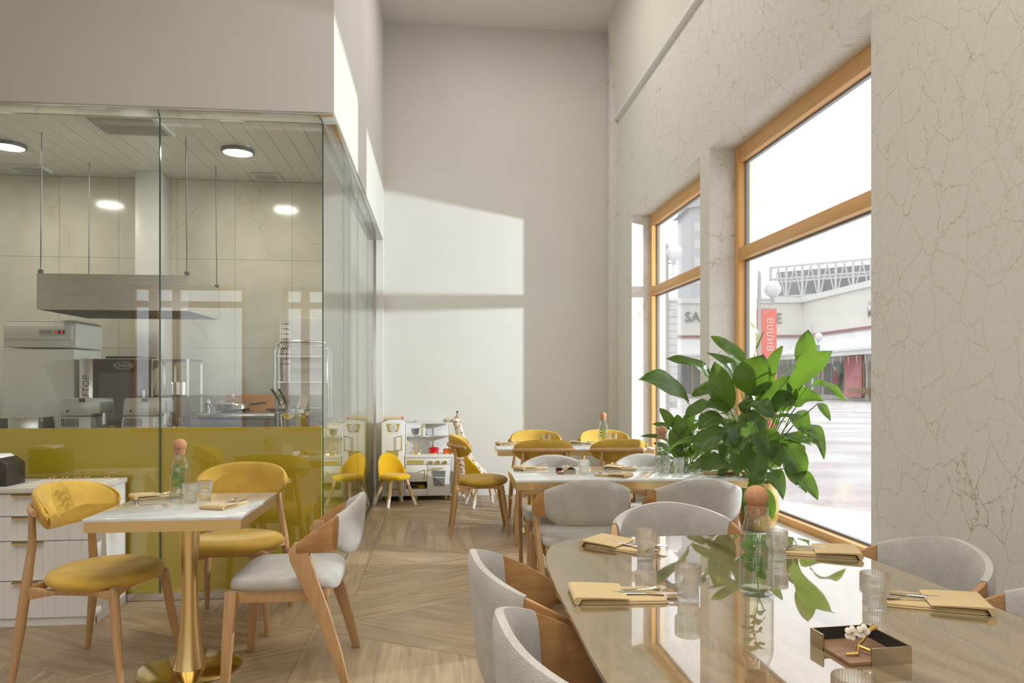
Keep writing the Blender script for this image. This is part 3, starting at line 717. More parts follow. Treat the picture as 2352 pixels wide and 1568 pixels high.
def bottle(x, y, label, rz=0):
    t = thing('carafe', label, 'bottle', (x, y, TZ), rz, 'glass carafes with cork balls')
    link('glass_body', shared('carafe', lambda: B().lathe([(.039, 0), (.0435, .004), (.044, .012), (.044, .143), (.0425, .156), (.037, .173), (.0315, .188), (.0295, .2), (.0305, .228), (.029, .2285), (.028, .2), (.03, .187), (.0352, .172), (.0405, .155), (.0415, .143), (.0415, .014), (.002, .012)], 40, cap=True).mesh('glass_body', M['bottle'], 50)), t)
    link('water', shared('water', lambda: B().lathe([(.002, .0125), (.0408, .0145), (.0408, .143), (.0395, .152), (.002, .152)], 32, cap=True).mesh('water', M['water'], 40)), t)
    def ck():
        b = B().ball((0, 0, .2555), .0315, 24, 14, .97); b.cyl((0, 0), .023, .208, .235, 20, .026); return b.mesh('cork', M['cork'], 60)
    link('cork', shared('cork', ck), t)
    return t
def sprig(x, y, label, rz=0, h=0):
    t = thing('mint_sprig', label, 'herb', (x, y, TZ + .0135), rz, 'mint sprigs in the carafes')
    random.seed(11 + int(rz * 10))
    pts = [Vector((.006, 0, .0)), Vector((0, .004, .045)), Vector((-.008, .004, .09)), Vector((.004, -.004, .13))]
    B().tube(pts, [.0014, .0016, .0014, .001], 6).obj('stem', M['stalk'], t)
    for k in range(11):
        f = .25 + .75 * k / 10; p = pts[min(3, int(f * 3))].lerp(pts[min(3, int(f * 3) + 1)], (f * 3) % 1)
        a = k * 2.2 + rz; r = .036 if f > .3 else .028
        tip = p + Vector((r * math.cos(a), r * math.sin(a), random.uniform(-.014, .012)))
        link('leaf', leaf_mesh('leaf', p, tip, .038, (0, -.6, .7), .1, M['mint'], .05, 5, 4, .2), t)
    return t
def pillow_mesh(name, ol, lay, mat): return B().pillow(ol, lay).mesh(name, mat, 60)
def napkin_set(x, y, rz, place, dx=0, s_=.84):
    t = thing('napkin', 'folded beige napkin %s' % place, 'napkin', (x, y, TZ), rz, 'folded beige napkins'); t.scale = (s_, s_, 1)
    def base():
        b = B()
        for k, (a, c, z) in enumerate(((.115, .066, 0), (.112, .063, .0048))):
            b.pillow(superell(a, c, 14, 36), [(.985, z), (1, z + .0012), (1, z + .0034), (.985, z + .0046)])
        return b.mesh('folded_base', M['napkin'], 60)
    def pocket():
        b = B(); secs = []
        for i in range(13):   # sleeve that rolls over the left half
            a = -PI / 2 + PI * i / 12
            secs.append((-.117 - .011 * math.cos(a), .0105 + .0105 * math.sin(a)))
        prof = secs + [(-.06, .0195), (.0, .0165), (.012, .0150), (.012, .0125), (0, .0135), (-.06, .0155)] + [(-.108, .0155)]
        b.prism(prof, 'y', -.071, .071); return b.mesh('pocket', M['napkin'], 50)
    link('folded_base', shared('nb', base), t); link('pocket', shared('np', pocket), t)
    c, s = math.cos(rz), math.sin(rz)
    def wpt(a, b): return (x + s_ * (a * c - b * s), y + s_ * (a * s + b * c))
    def fork():
        b = B()
        b.tube([(-.10, 0, .0045), (-.02, 0, .0045), (.03, 0, .006), (.045, 0, .007)], [.0055, .004, .0035, .009], 8, flat=.45, up=(0, 1, 0))
        b.prism([(.045, -.008), (.06, -.0135), (.075, -.0135), (.075, .0135), (.06, .0135), (.045, .008)], 'z', .006, .008)
        for k in range(4): b.tube([(.074, -.0117 + k * .0078, .007), (.095, -.0117 + k * .0078, .0085), (.112, -.0117 + k * .0078, .0075)], [.0024, .0021, .0013], 6)
        return b.mesh('fork', M['cutlery'], 50)
    def knife():
        b = B()
        b.tube([(-.10, 0, .0045), (-.06, 0, .0048), (.0, 0, .0048), (.015, 0, .0046)], [.006, .008, .0065, .0045], 8, flat=.45, up=(0, 1, 0))
        b.prism([(.01, -.006), (.03, -.012), (.09, -.0125), (.112, -.001), (.114, .006), (.01, .006)], 'z', .004, .0055)
        return b.mesh('knife', M['cutlery'], 50)
    px, py = wpt(.035 + dx, .018); o = link('fork', shared('fork', fork), None, (px, py, TZ + .0098), (0, 0, rz + .12)); tag(o, 'fork on the napkin %s' % place, 'fork', 'forks on the napkins'); o.scale = (s_, s_, 1)
    px, py = wpt(.04 + dx, -.016); o = link('knife', shared('knife', knife), None, (px, py, TZ + .0098), (0, 0, rz - .06)); tag(o, 'knife on the napkin %s' % place, 'knife', 'knives on the napkins'); o.scale = (s_, s_, 1)
# small square table
napkin_set(-1.362, 3.705, .6, 'on the small square table by the mustard chair')
napkin_set(-.945, 3.40, 1.2, 'on the small square table by the grey chair')
bottle(-1.235, 3.66, 'carafe with mint on the small square marble table', .4); sprig(-1.235, 3.66, 'mint in the carafe on the small square table', .4)
tumbler(-1.14, 3.515, 'tumbler beside the carafe on the small square table, nearer one'); tumbler(-1.10, 3.60, 'tumbler half behind another on the small square table')
# middle table
napkin_set(.60, 4.67, .5, 'at the left end of the middle table')
napkin_set(1.17, 4.60, -.5, 'on the far side of the middle table centre')
napkin_set(1.03, 4.25, 2.5, 'on the near side of the middle table centre')
napkin_set(1.70, 4.28, 2.9, 'at the right end of the middle table')
tumbler(.875, 4.34, 'tumbler next to the dark tray on the middle table'); tumbler(1.475, 4.375, 'tumbler just right of the carafe on the middle table'); tumbler(1.43, 4.52, 'tumbler half hidden behind the carafe on the middle table')
bottle(1.378, 4.40, 'carafe with mint on the middle marble table', 1.3); sprig(1.378, 4.40, 'mint in the carafe on the middle table', 1.3)
# rear table
napkin_set(.63, 6.52, .3, 'at the left end of the rear table'); napkin_set(1.29, 6.53, -.3, 'on the far side of the rear table'); napkin_set(1.70, 6.18, .2, 'at the right end of the rear table')
tumbler(.97, 6.50, 'tumbler on the rear table between the far chairs'); tumbler(1.58, 6.50, 'tumbler right of the carafe on the rear table')
bottle(1.475, 6.45, 'carafe with mint on the rear marble table', 2.2); sprig(1.475, 6.45, 'mint in the carafe on the rear table', 2.2)
# stone table
napkin_set(.62, 2.425, -.75, 'at the far left corner of the stone table', 0, 1.0)
napkin_set(.47, 1.865, -.06, 'on the left edge of the stone table', .02, 1.0)
napkin_set(1.235, 2.28, 2.75, 'at the far right corner of the stone table', 0, 1.0)
napkin_set(1.235, 1.73, 2.72, 'on the right side of the stone table near the wall', 0, 1.0)
tumbler(.657, 2.27, 'tumbler at the far left napkin on the stone table'); tumbler(.638, 1.82, 'tumbler in the middle of the stone table left of the carafe'); tumbler(1.068, 2.22, 'tumbler half behind the big carafe on the stone table')
tumbler(1.068, 1.70, 'tumbler by the right napkin on the stone table'); tumbler(.66, 1.107, 'tumbler cut off by the bottom edge on the stone table')
bottle(.838, 1.86, 'largest looking carafe, standing on the glossy stone table', 0); sprig(.838, 1.86, 'mint in the carafe on the stone table', 0)
# trays with gilded blossom branches
M['traymetal'] = pm('champagne_metal', (.55, .47, .36), .22, 1); M['traywood'] = wood('tray_walnut', (.30, .17, .10), (.21, .11, .06), .5, (3, 40, 40)); M['gold'] = pm('gilded', (.85, .55, .16), .25, 1); M['petal'] = pm('petal', (.82, .74, .62), .5)
def tray(x, y, rz, place, s=1.0):
    t = thing('tray', 'square metal tray with wooden bottom %s' % place, 'tray', (x, y, TZ), rz, 'small square trays')
    w = .065 * s; h = .034 * s
    B().box(-w, w, -w, w, 0, .008).obj('wooden_bottom', M['traywood'], t, bevel=.001)
    wl = 0.003
    for q, inner in (((-w, w, w, w + wl), (-w, w, w - .001, w)), ((w, w + wl, -w - wl, w + wl), (w - .001, w, -w, w)), ((-.3 * w, w, -w - wl, -w), (-.3 * w, w, -w, -w + .001)), ((-w - wl, -w, .35 * w, w + wl), (-w, -w + .001, .35 * w, w))):
        o = B().box(*q, 0, h).obj('side', M['traymetal'], t, smooth=0); B().box(*inner, .008, h - .001).obj('lining', M['dark'], o, smooth=0)
    b = thing('blossom_branch', 'gilded branch with pale blossoms in the tray %s' % place, 'ornament', (x, y, TZ + .0085), rz, 'gilded blossom branches')
    pts = [(-.05 * s, -.03 * s, .004), (-.03 * s, -.035 * s, .006), (-.01 * s, -.012 * s, .012), (.01 * s, .0, .018), (.035 * s, .015 * s, .032), (.052 * s, .02 * s, .036)]
    B().tube(pts, [.003 * s, .0035 * s, .003 * s, .003 * s, .0045 * s, .006 * s], 7).obj('twig', M['gold'], b)
    B().tube([(-.012 * s, -.014 * s, .012), (-.0 * s, -.035 * s, .008)], [.0028 * s, .004 * s], 6).obj('twig', M['gold'], b)
    for cx, cy, cz in ((-.012, .012, .03), (.012, .008, .033)):
        f = B().ball((cx * s, cy * s, cz * s), .0035 * s, 8, 5).obj('flower_centre', M['gold'], b)
        for k in range(5):
            a = 2 * PI * k / 5; B().ball((0, 0, 0), .0075 * s, 8, 5, .35).obj('petal', M['petal'], b, (cx * s + .009 * s * math.cos(a), cy * s - .003 * s, cz * s + .009 * s * math.sin(a)), (PI / 2 - .5, 0, 0))
tray(.865, 1.43, .07, 'on the stone table'); tray(.775, 4.42, -.05, 'on the middle marble table', .82)

# ------------------------------------------------------------------ plants
def plant_pt(px, py, Y):
    p = atY(px, py, Y)
    if p.x > 2.19: p = atX(px, py, 2.19)
    return p
def add_leaf(t, root, crown, base, tip, w, nh, bend, wave=.05, mat='leaf', prof=1.0, fold=.25):
    for v in (base, tip):   # stay clear of the piers beside the windows
        if v.x > 2.02 and not any(a + .06 < v.y < b - .06 for a, b in WINS): v.x = 2.02
    o = link('leaf', leaf_mesh('leaf', base - root, tip - root, w, nh, bend, M[mat], wave, fold=fold, prof=prof), t)
    c = crown - root; b = base - root; mid = c.lerp(b, .5) + Vector((0, 0, .18 * (b - c).length)) - (b - c) * .05
    c = c + Vector((random.uniform(-.04, .04), random.uniform(-.04, .04), 0))
    pts = [c.lerp(mid, k / 3).lerp(mid.lerp(b, k / 3), k / 3) for k in range(4)]
    B().tube(pts, [.0045, .004, .0035, .003], 6).obj('stalk', M['stalk'], o)
    return o
PX, PY = 2.0, 4.42
root = Vector((PX, PY, ZS + .001)); crown = root + Vector((0, 0, .30))
bp = thing('potted_plant', 'large peace lily with broad green leaves in a golden pot on the ledge', 'plant', tuple(root))
B().lathe([(.085, 0), (.10, .01), (.125, .10), (.128, .17), (.115, .25), (.10, .285), (.103, .30), (.094, .30), (.09, .285)], 36, cap=True).obj('pot', M['wicker'], bp, smooth=60)
B().cyl((0, 0), .091, .26, .285, 24).obj('soil', M['soil'], bp)
random.seed(5)
f1 = 1680.0
# (base px, tip px, width px, depth Y of base, depth of tip, bend, wave)
LV = [((1580, 925), (1466, 868), 88, 4.25, 4.15, .10, .03), ((1633, 868), (1530, 820), 34, 4.4, 4.4, .14, .08), ((1712, 850), (1632, 768), 38, 4.6, 4.6, .12, .06), ((1700, 890), (1625, 805), 40, 4.5, 4.45, .12, .06),
      ((1668, 948), (1640, 828), 62, 4.35, 4.3, .05, .04), ((1714, 905), (1752, 812), 92, 4.3, 4.2, .06, .07), ((1744, 930), (1797, 792), 46, 4.35, 4.3, .06, .04), ((1846, 842), (1856, 756), 46, 4.5, 4.5, .04, .05),
      ((1815, 912), (1913, 802), 74, 4.2, 4.0, .08, .06), ((1862, 888), (1942, 914), 30, 4.1, 3.9, .12, .1), ((1822, 925), (1892, 918), 54, 4.2, 4.0, .12, .08), ((1752, 950), (1828, 862), 66, 4.3, 4.2, .08, .05),
      ((1712, 930), (1782, 958), 50, 4.15, 4.0, .16, .08), ((1692, 968), (1696, 1044), 66, 4.1, 4.0, .12, .04), ((1664, 985), (1600, 1048), 56, 4.15, 4.05, .12, .05), ((1672, 1062), (1585, 1072), 48, 4.1, 4.1, .16, .05),
      ((1790, 1015), (1846, 1100), 70, 4.15, 4.0, .14, .06), ((1828, 1078), (1879, 1146), 38, 4.05, 3.9, .10, .05), ((1798, 1000), (1852, 1062), 48, 4.25, 4.1, .16, .06), ((1858, 972), (1893, 1052), 32, 4.1, 3.9, .14, .08),
      ((1832, 945), (1857, 1000), 46, 4.2, 4.0, .14, .06), ((1741, 1005), (1735, 1120), 48, 4.15, 4.05, .06, .06), ((1718, 1015), (1690, 1090), 58, 4.15, 4.05, .08, .05), ((1760, 985), (1772, 1050), 60, 4.2, 4.1, .1, .05),
      ((1640, 935), (1572, 958), 44, 4.4, 4.35, .16, .06), ((1650, 900), (1588, 905), 40, 4.5, 4.5, .16, .06), ((1880, 925), (1908, 966), 20, 4.0, 3.85, .1, .05), ((1700, 990), (1745, 1005), 52, 4.1, 4.0, .1, .06),
      ((1660, 960), (1604, 985), 60, 4.3, 4.25, .12, .05), ((1780, 900), (1862, 828), 30, 4.45, 4.4, .1, .06), ((1690, 940), (1622, 930), 66, 4.35, 4.3, .12, .04), ((1745, 1000), (1712, 940), 54, 4.3, 4.25, .08, .05),
      ((1800, 1060), (1852, 1130), 44, 4.1, 4.0, .1, .05), ((1722, 1100), (1712, 1180), 34, 4.2, 4.15, .12, .05), ((1756, 1120), (1774, 1190), 32, 4.2, 4.15, .12, .05), ((1770, 940), (1835, 905), 52, 4.25, 4.15, .1, .05), ((1640, 1005), (1588, 1010), 36, 4.3, 4.3, .14, .05)]
for (b0, t0, wpx, yb, yt, bend, wv) in LV:
    base, tip = plant_pt(*b0, yb), plant_pt(*t0, yt)
    nh = Vector((-.35, -.75, .55)) + Vector((random.uniform(-.3, .3), random.uniform(-.2, .2), random.uniform(-.2, .4)))
    add_leaf(bp, root, crown, base, tip, wpx * 1.12 * yb / f1, nh, bend * 1.1, wv * 1.7)
for k in range(46):
    a = random.uniform(0, 2 * PI); el = random.uniform(.15, 1.25); r = random.uniform(.22, .50)
    d = Vector((math.cos(a) * math.cos(el) * .75, math.sin(a) * math.cos(el), math.sin(el)))
    base = crown + d * r + Vector((-.04, 0, .03)); tip = base + (d + Vector((0, 0, -.75 + random.uniform(-.3, .3)))).normalized() * random.uniform(.16, .27)
    for v in (base, tip):
        if v.x > 2.2: v.x = 2.2 - random.random() * .05
        if v.x > 2.02 and v.z < ZS + .06: v.z = ZS + .06
    add_leaf(bp, root, crown, base, tip, random.uniform(.07, .13), Vector((math.cos(a) * .4 - .2, math.sin(a) * .4 - .3, .8)), random.uniform(.06, .18), .06)
for k in range(30):   # bare stalks that rise from the crown
    a = random.uniform(0, 2 * PI); r = random.uniform(.05, .2); p = crown + Vector((math.cos(a) * r * .7, math.sin(a) * r, random.uniform(.25, .5)))
    if p.x > 2.18: p.x = 2.18
    c = crown - root
    B().tube([c + Vector((random.uniform(-.05, .05), random.uniform(-.05, .05), -.03)), c.lerp(p - root, .5) + Vector((0, 0, .05)), p - root], [.005, .004, .003], 6).obj('stalk', M['stalk'], bp)
for (b0, t0, st, wpx, y) in (((1733, 812), (1722, 738), ((1738, 800), (1754, 762)), 30, 4.45), ((1703, 948), (1701, 905), ((1705, 940), (1708, 918)), 18, 4.3)):
    base, tip = plant_pt(*b0, y), plant_pt(*t0, y)
    o = add_leaf(bp, root, crown, base, tip, wpx * y / f1, Vector((.6, -.7, .2)), .10, .02, 'spathe', 1.0, .5); o.name = 'flower_spathe'
    B().tube([plant_pt(*st[0], y - .02) - root, plant_pt(*st[1], y - .02) - root], [.006, .0045], 8).obj('spadix', pm('spadix', (.20, .19, .06), .7, var=.3, scale=300, bump=.6, bscale=500), bp)
# small plant on the far ledge
root2 = Vector((2.02, 5.78, ZS + .001)); crown2 = root2 + Vector((0, 0, .20))
sp = thing('potted_plant', 'smaller peace lily behind the large one on the far window ledge', 'plant', tuple(root2))
B().lathe([(.07, 0), (.08, .01), (.105, .12), (.108, .2), (.098, .2), (.09, .17)], 28, cap=True).obj('pot', M['white'], sp, smooth=60)
B().cyl((0, 0), .094, .15, .175, 20).obj('soil', M['soil'], sp)
for k, (b0, t0, wpx, y, bend) in enumerate([((1545, 980), (1515, 935), 26, 5.7, .12), ((1540, 985), (1498, 972), 16, 5.6, .12), ((1535, 1010), (1470, 1000), 12, 5.6, .12), ((1560, 1000), (1556, 950), 34, 5.7, .06), ((1575, 985), (1592, 940), 30, 5.8, .06), ((1580, 990), (1606, 965), 26, 5.8, .1), ((1555, 1030), (1540, 985), 30, 5.7, .08), ((1572, 1030), (1580, 975), 34, 5.7, .06), ((1545, 1040), (1500, 1015), 18, 5.6, .14), ((1585, 1015), (1612, 990), 24, 5.8, .12), ((1560, 1055), (1552, 1010), 30, 5.7, .1), ((1580, 1050), (1604, 1020), 24, 5.75, .12), ((1535, 1050), (1508, 1040), 20, 5.6, .1), ((1590, 1060), (1602, 1072), 16, 5.6, .14)]):
    base, tip = plant_pt(*b0, y), plant_pt(*t0, y)
    add_leaf(sp, root2, crown2, base, tip, wpx * 1.1 * y / f1, Vector((-.3, -.8, .5)), bend, .04)
for k in range(14):
    a = random.uniform(0, 2 * PI); el = random.uniform(.4, 1.3); r = random.uniform(.12, .26)
    d = Vector((math.cos(a) * math.cos(el) * .7, math.sin(a) * math.cos(el), math.sin(el)))
    base = crown2 + d * r; tip = base + (d + Vector((0, 0, -.3))).normalized() * random.uniform(.12, .2)
    base.x = min(base.x, 2.2); tip.x = min(tip.x, 2.2)
    add_leaf(sp, root2, crown2, base, tip, random.uniform(.05, .08), Vector((0, -.4, .8)), .1, .05)
# ------------------------------------------------------------------ sideboard
sb = thing('drawer_cabinet', 'white drawer cabinet with brass pulls against the yellow glass', 'cabinet', (-2.3, 4.35, 0))
ox, oy = 2.3, -4.35
def L_(x0, x1, y0, y1, z0, z1): return (x0 + ox, x1 + ox, y0 + oy, y1 + oy, z0, z1)
SX0, SX1, SY0, SY1 = -2.95, -1.845, 4.15, 4.555
B().box(*L_(SX0, SX1, SY0 + .02, SY1, .0, .715)).obj('carcass', M['white'], sb, smooth=0)
B().box(*L_(SX0 - .01, SX1 + .012, SY0 - .012, SY1 + .002, .715, .742)).obj('top', pm('pale_stone_top', (.66, .63, .58), .3), sb, bevel=.002)
for k, (z0, z1) in enumerate(((.592, .708), (.459, .587), (.247, .454), (.045, .242))):
    d = bpy.data.objects.new('drawer', None); COL.objects.link(d); d.parent = sb
    nb = 17
    bw = (SX1 - SX0) / nb
    for i in range(nb): B().box(*L_(SX0 + i * bw + .0002, SX0 + (i + 1) * bw - .0002, SY0, SY0 + .02, z0, z1)).obj('board', M['white'], d, bevel=.0012, seg=1)
    p = B(); p.box(*L_(-2.255, -2.10, SY0 - .018, SY0, z1 - .003, z1 + .001)); p.box(*L_(-2.255, -2.10, SY0 - .018, SY0 - .015, z1 - .012, z1)); p.obj('pull', M['brass'], d, smooth=0)
B().box(*L_(SX0, SX1, SY0 + .01, SY0 + .03, 0, .04)).obj('plinth', M['white'], sb, smooth=0)
# things on the cabinet
t = thing('organizer_box', 'dark wooden box with papers at the left end of the drawer cabinet', 'box', (-2.42, 4.30, .7422))
B().prism([(-.09, 0), (.10, 0), (.10, .115), (.055, .15), (-.09, .15)], 'y', -.09, .09).obj('body', M['darkwood'], t, bevel=.003)
B().prism([(-.085, .151), (.05, .151), (.03, .166), (-.085, .168)], 'y', -.08, .08).obj('papers', M['white_toy'], t, bevel=.002)
t = thing('menu_sheet', 'large cream paper menu with gilded clips on the drawer cabinet', 'menu', (-2.06, 4.34, .7422))
B().box(-.21, .2, -.14, .15, 0, .003).obj('sheet', pm('cream_paper', (.72, .68, .58), .6), t)
for i, x in enumerate((-.16, -.09, -.02, .03, .14)): 
    c = B().tube([(x - .018, .135, .008), (x - .006, .14, .018), (x + .006, .135, .012), (x + .018, .14, .02)], .004, 6).obj('gilded_clip', M['gold'], t)

# ------------------------------------------------------------------ kitchen
ct = thing('counter', 'stainless counter just behind the kitchen glass', 'counter', (-2.4, 4.82, 0))
B().box(-1.7, 1.62, -.185, .185, .86, .90).obj('worktop', M['steel'], ct, bevel=.004)
B().box(-1.68, 1.6, -.16, .17, .10, .86).obj('cabinet_body', M['steel_d'], ct, smooth=0)
for x in (-1.6, -.5, .5, 1.52):
    for y in (-.12, .12): B().cyl((x, y), .02, 0, .10, 10).obj('leg', M['steel'], ct)
CZ = .9002
# tall fridge
fr = thing('upright_fridge', 'tall white upright fridge with digital display', 'fridge', (-2.735, 5.56, 0))
wf = pm('fridge_white', (.70, .69, .64), .35)
B().box(-.235, .225, -.19, .21, .06, 1.535).obj('body', wf, fr, bevel=.008)
B().box(-.238, .228, -.215, -.19, .10, 1.535).obj('door', wf, fr, bevel=.008)
h = B().box(-.243, .233, -.20, .21, 1.545, 1.72).obj('machine_head', wf, fr, bevel=.01)
B().box(-.225, .215, -.22, -.20, 1.60, 1.70).obj('front_panel', wf, h, bevel=.008)
B().box(-.235, .225, -.19, .2, 1.72, 1.735).obj('cap', wf, h, bevel=.004)
B().box(.0, .185, -.223, -.22, 1.627, 1.675).obj('badge_plate', pm('badge_grey', (.52, .51, .47), .4), h, bevel=.001)
B().box(.105, .118, -.226, -.223, 1.643, 1.66).obj('switch', pm('red_switch', (.6, .03, .01), .4, emit=.5), h)
B().box(.127, .170, -.226, -.223, 1.641, 1.662).obj('display', M['dark'], h)
link('display_digits', text_mesh('display_digits', '-5', .022, pm('red_digits', (1, .05, .02), .5, emit=2), .0006), h, (.15, -.2268, 1.6515), (PI / 2, 0, 0))
link('badge_text', text_mesh('badge_text', 'POLAIR', .022, pm('badge_ink', (.12, .11, .10), .5), .0006), h, (.05, -.2238, 1.652), (PI / 2, 0, 0))
for x in (-.19, .165): B().lathe([(.001, 0), (.008, 0), (.007, .004), (.001, .005)], 12, cap=True).obj('screw', M['chrome'], h, (x, -.2005, 1.568), (PI / 2, 0, 0))
for x in (-.2, .19):
    for y in (-.15, .17): B().cyl((x, y), .018, 0, .06, 8).obj('foot', M['dark'], fr)
# combi oven
ov = thing('combi_oven', 'dark combi oven with glass door beside the fridge', 'oven', (-2.225, 5.55, 0))
B().box(-.235, .235, -.21, .23, .78, 1.47).obj('body', M['steel'], ov, bevel=.004)
B().box(-.235, -.145, -.235, -.21, .78, 1.47).obj('control_strip', M['steel'], ov, bevel=.003)
d = B().box(-.14, .235, -.245, -.21, .79, 1.465).obj('door', M['dark'], ov, bevel=.006)
B().box(-.10, .19, -.2485, -.245, .84, 1.37).obj('door_glass', pm('oven_glass', (.10, .10, .10), .06, coat=.5), d)
B().tube([(.205, -.245, .95), (.205, -.275, .95), (.205, -.275, 1.25), (.205, -.245, 1.25)], .008, 8).obj('handle', M['chrome'], d)
ell = [(.062 * math.cos(a), .024 * math.sin(a)) for a in [2 * PI * i / 28 for i in range(28)]]
b = B(); b.tube([(.06 + x, -.247, 1.42 + z) for x, z in ell], .0028, 6, closed=True); b.obj('badge_ring', M['chrome'], d)
link('badge_text', text_mesh('badge_text', 'UNOX', .036, M['chrome'], .0008), d, (.06, -.2464, 1.42), (PI / 2, 0, 0))
link('strip_text', text_mesh('strip_text', 'CHEFTOP', .062, pm('grey_ink', (.16, .16, .155), .5), .0008), ov, (-.19, -.2362, 1.22), (PI / 2, -PI / 2, 0))
B().box(-.12, .12, -.1, .18, 1.4705, 1.49).obj('tray', M['dark'], ov, bevel=.004)
for x in (-.21, .21):
    for y in (-.18, .2): B().box(x - .02, x + .02, y - .02, y + .02, 0, .78).obj('stand_leg', M['steel_d'], ov, smooth=0)
# glass fronted cabinet between oven and column
gc = thing('display_cabinet', 'narrow steel framed glass cabinet right of the oven', 'cabinet', (-1.86, 5.55, 0))
for x in (-.095, .095):
    for y in (-.15, .15): B().box(x - .008, x + .008, y - .008, y + .008, 0, 1.47).obj('post', M['steel'], gc, smooth=0)
for z in (.5, .95, 1.2, 1.455): B().box(-.1, .1, -.155, .155, z, z + .015).obj('shelf', M['steel_d'], gc, smooth=0)
for z, r in ((.966, .05), (1.216, .055)): B().lathe([(.001, 0), (r, 0), (r, .09), (r - .004, .09), (r - .004, .004)], 18, (0, -.05, z)).obj('pan', M['steel'], gc)
# two dispensers
def dispenser(x, label):
    t = thing('dispenser', label, 'kitchen machine', (x, 4.84, CZ), 0, 'silver dispensers')
    sv = shared('sv', lambda: pm('silver_plastic', (.55, .56, .56), .3, .55, var=.05))
    B().prism([(-.125, 0), (.095, 0), (.081, .195), (-.107, .195)], 'y', -.11, .11).obj('base', sv, t, bevel=.012)
    u = B().prism([(-.106, .198), (.080, .198), (.082, .21), (.135, .213), (.13, .295), (.12, .306), (-.092, .306), (-.098, .295)], 'y', -.1, .1).obj('upper_body', sv, t, bevel=.01)
    B().box(.01, .045, -.104, -.1, .285, .306).obj('latch', M['dark'], u)
    B().box(-.062, -.05, -.1045, -.101, .222, .234).obj('logo', M['dark'], u)
    for k in range(9): B().box(-.088 + k * .012, -.083 + k * .012, -.1125, -.11, .135, .183).obj('vent_slot', M['dark'], t, smooth=0)
    B().box(.085, .145, -.05, .05, .222, .285).obj('hopper', pm('smoky_plastic', (.33, .34, .36), .15), u, bevel=.005)
    B().cyl((.115, 0), .022, .14, .213, 14).obj('spout', M['chrome'], t)
dispenser(-2.205, 'left silver dispenser on the counter in front of the fridge'); dispenser(-1.835, 'right silver dispenser on the counter crossed by the glass seam')
def pot(name, x, y, z, r, h, mat, label, cat='pot', lid=False, group=None):
    t = thing(name, label, cat, (x, y, z), 0, group)
    B().lathe([(.001, 0), (r * .95, 0), (r, .006), (r, h), (r + .003, h + .002), (r - .004, h), (r - .004, .008), (.001, .006)], 28).obj('body', mat, t)
    for s in (-1, 1): B().tube([(s * r * .98, -.02, h * .75), (s * (r + .022), -.018, h * .77), (s * (r + .022), .018, h * .77), (s * r * .98, .02, h * .75)], .004, 6).obj('handle', mat, t)
    return t
pot('cooking_pot', -2.03, 4.80, CZ, .044, .135, pm('gold_steel', (.62, .50, .26), .18, 1), 'small golden pot between the two dispensers')
pot('cooking_pot', -1.655, 4.90, CZ, .042, .12, M['steel'], 'small steel pot right of the second dispenser')
t = thing('coffee_grinder', 'squat steel appliance with a shiny ball at the left edge', 'kitchen machine', (-2.66, 4.84, CZ))
B().box(-.13, .22, -.08, .12, 0, .19).obj('body', M['steel'], t, bevel=.008); B().box(-.13, .04, -.085, -.08, .02, .185).obj('front', M['dark'], t); B().ball((-.03, -.10, .11), .045, 18, 10).obj('ball', M['chrome'], t)
# stove block
st = thing('stove', 'steel stove with black hob under the extractor hood', 'stove', (-1.325, 5.56, 0))
B().box(-.36, .36, -.15, .2, .12, 1.045).obj('body', M['steel_d'], st, bevel=.004)
B().box(-.375, .375, -.165, .21, 1.045, 1.085).obj('top', M['steel'], st, bevel=.004)
for x in (-.18, .18):
    g = B().lathe([(.001, 0), (.085, 0), (.085, .008), (.001, .01)], 20, (x, .02, 1.085), cap=True).obj('burner', M['dark'], st)
    for a in (0, PI / 2): B().box(-.12, .12, -.006, .006, 1.095, 1.11).obj('grate_bar', M['dark'], g, (x, .02, 0), (0, 0, a), smooth=0)
for x in (-.33, .33):
    for y in (-.12, .17): B().cyl((x, y), .02, 0, .12, 8).obj('leg', M['steel'], st)
t = thing('frying_pan', 'glass lidded pan on the stove', 'pan', (-1.505, 5.575, 1.1105))
B().lathe([(.001, 0), (.11, 0), (.135, .035), (.138, .037), (.107, .006), (.001, .004)], 28).obj('pan_body', M['steel'], t); lid = B().lathe([(.134, .038), (.11, .065), (.05, .08), (.001, .083)], 28).obj('lid', M['bottle'], t); B().ball((0, 0, .095), .015, 10, 6).obj('knob', M['chrome'], lid)
B().tube([(.13, 0, .03), (.2, .0, .04), (.24, 0, .042)], [.008, .007, .008], 8, flat=.5).obj('handle', M['dark'], t)
t = thing('serving_board', 'orange wooden board lying behind the pans', 'board', (-1.42, 5.735, 1.0855)); B().box(-.17, .18, -.02, .0, .0, .125).obj('board', pm('orange_wood', (.50, .24, .09), .5, var=.15, scale=8), t, bevel=.003); B().tube([(.18, -.01, .11), (.26, -.01, .115)], .008, 8).obj('handle', M['chrome'], t)
t = thing('pepper_mill', 'small steel pepper mill on the stove edge', 'mill', (-1.655, 5.48, 1.0855)); B().lathe([(.001, 0), (.02, 0), (.022, .03), (.012, .045), (.02, .06), (.019, .085), (.008, .1), (.001, .102)], 18, cap=True).obj('body', M['steel'], t)
t = thing('utensil_tub', 'clear tub with two black handled tools beside the pan', 'tub', (-1.13, 5.60, 1.0855))
B().lathe([(.05, 0), (.06, .085), (.057, .085), (.047, .003)], 20).obj('tub', M['bottle'], t)
for k, (a, x) in enumerate(((-.5, -.02), (-.42, .02))): B().tube([(x, 0, .01), (x + .05 * math.sin(a) * 1.4, 0, .09), (x + .17 * math.sin(a), 0, .17)], [.004, .009, .011], 8).obj('tool_handle', M['dark'], t)
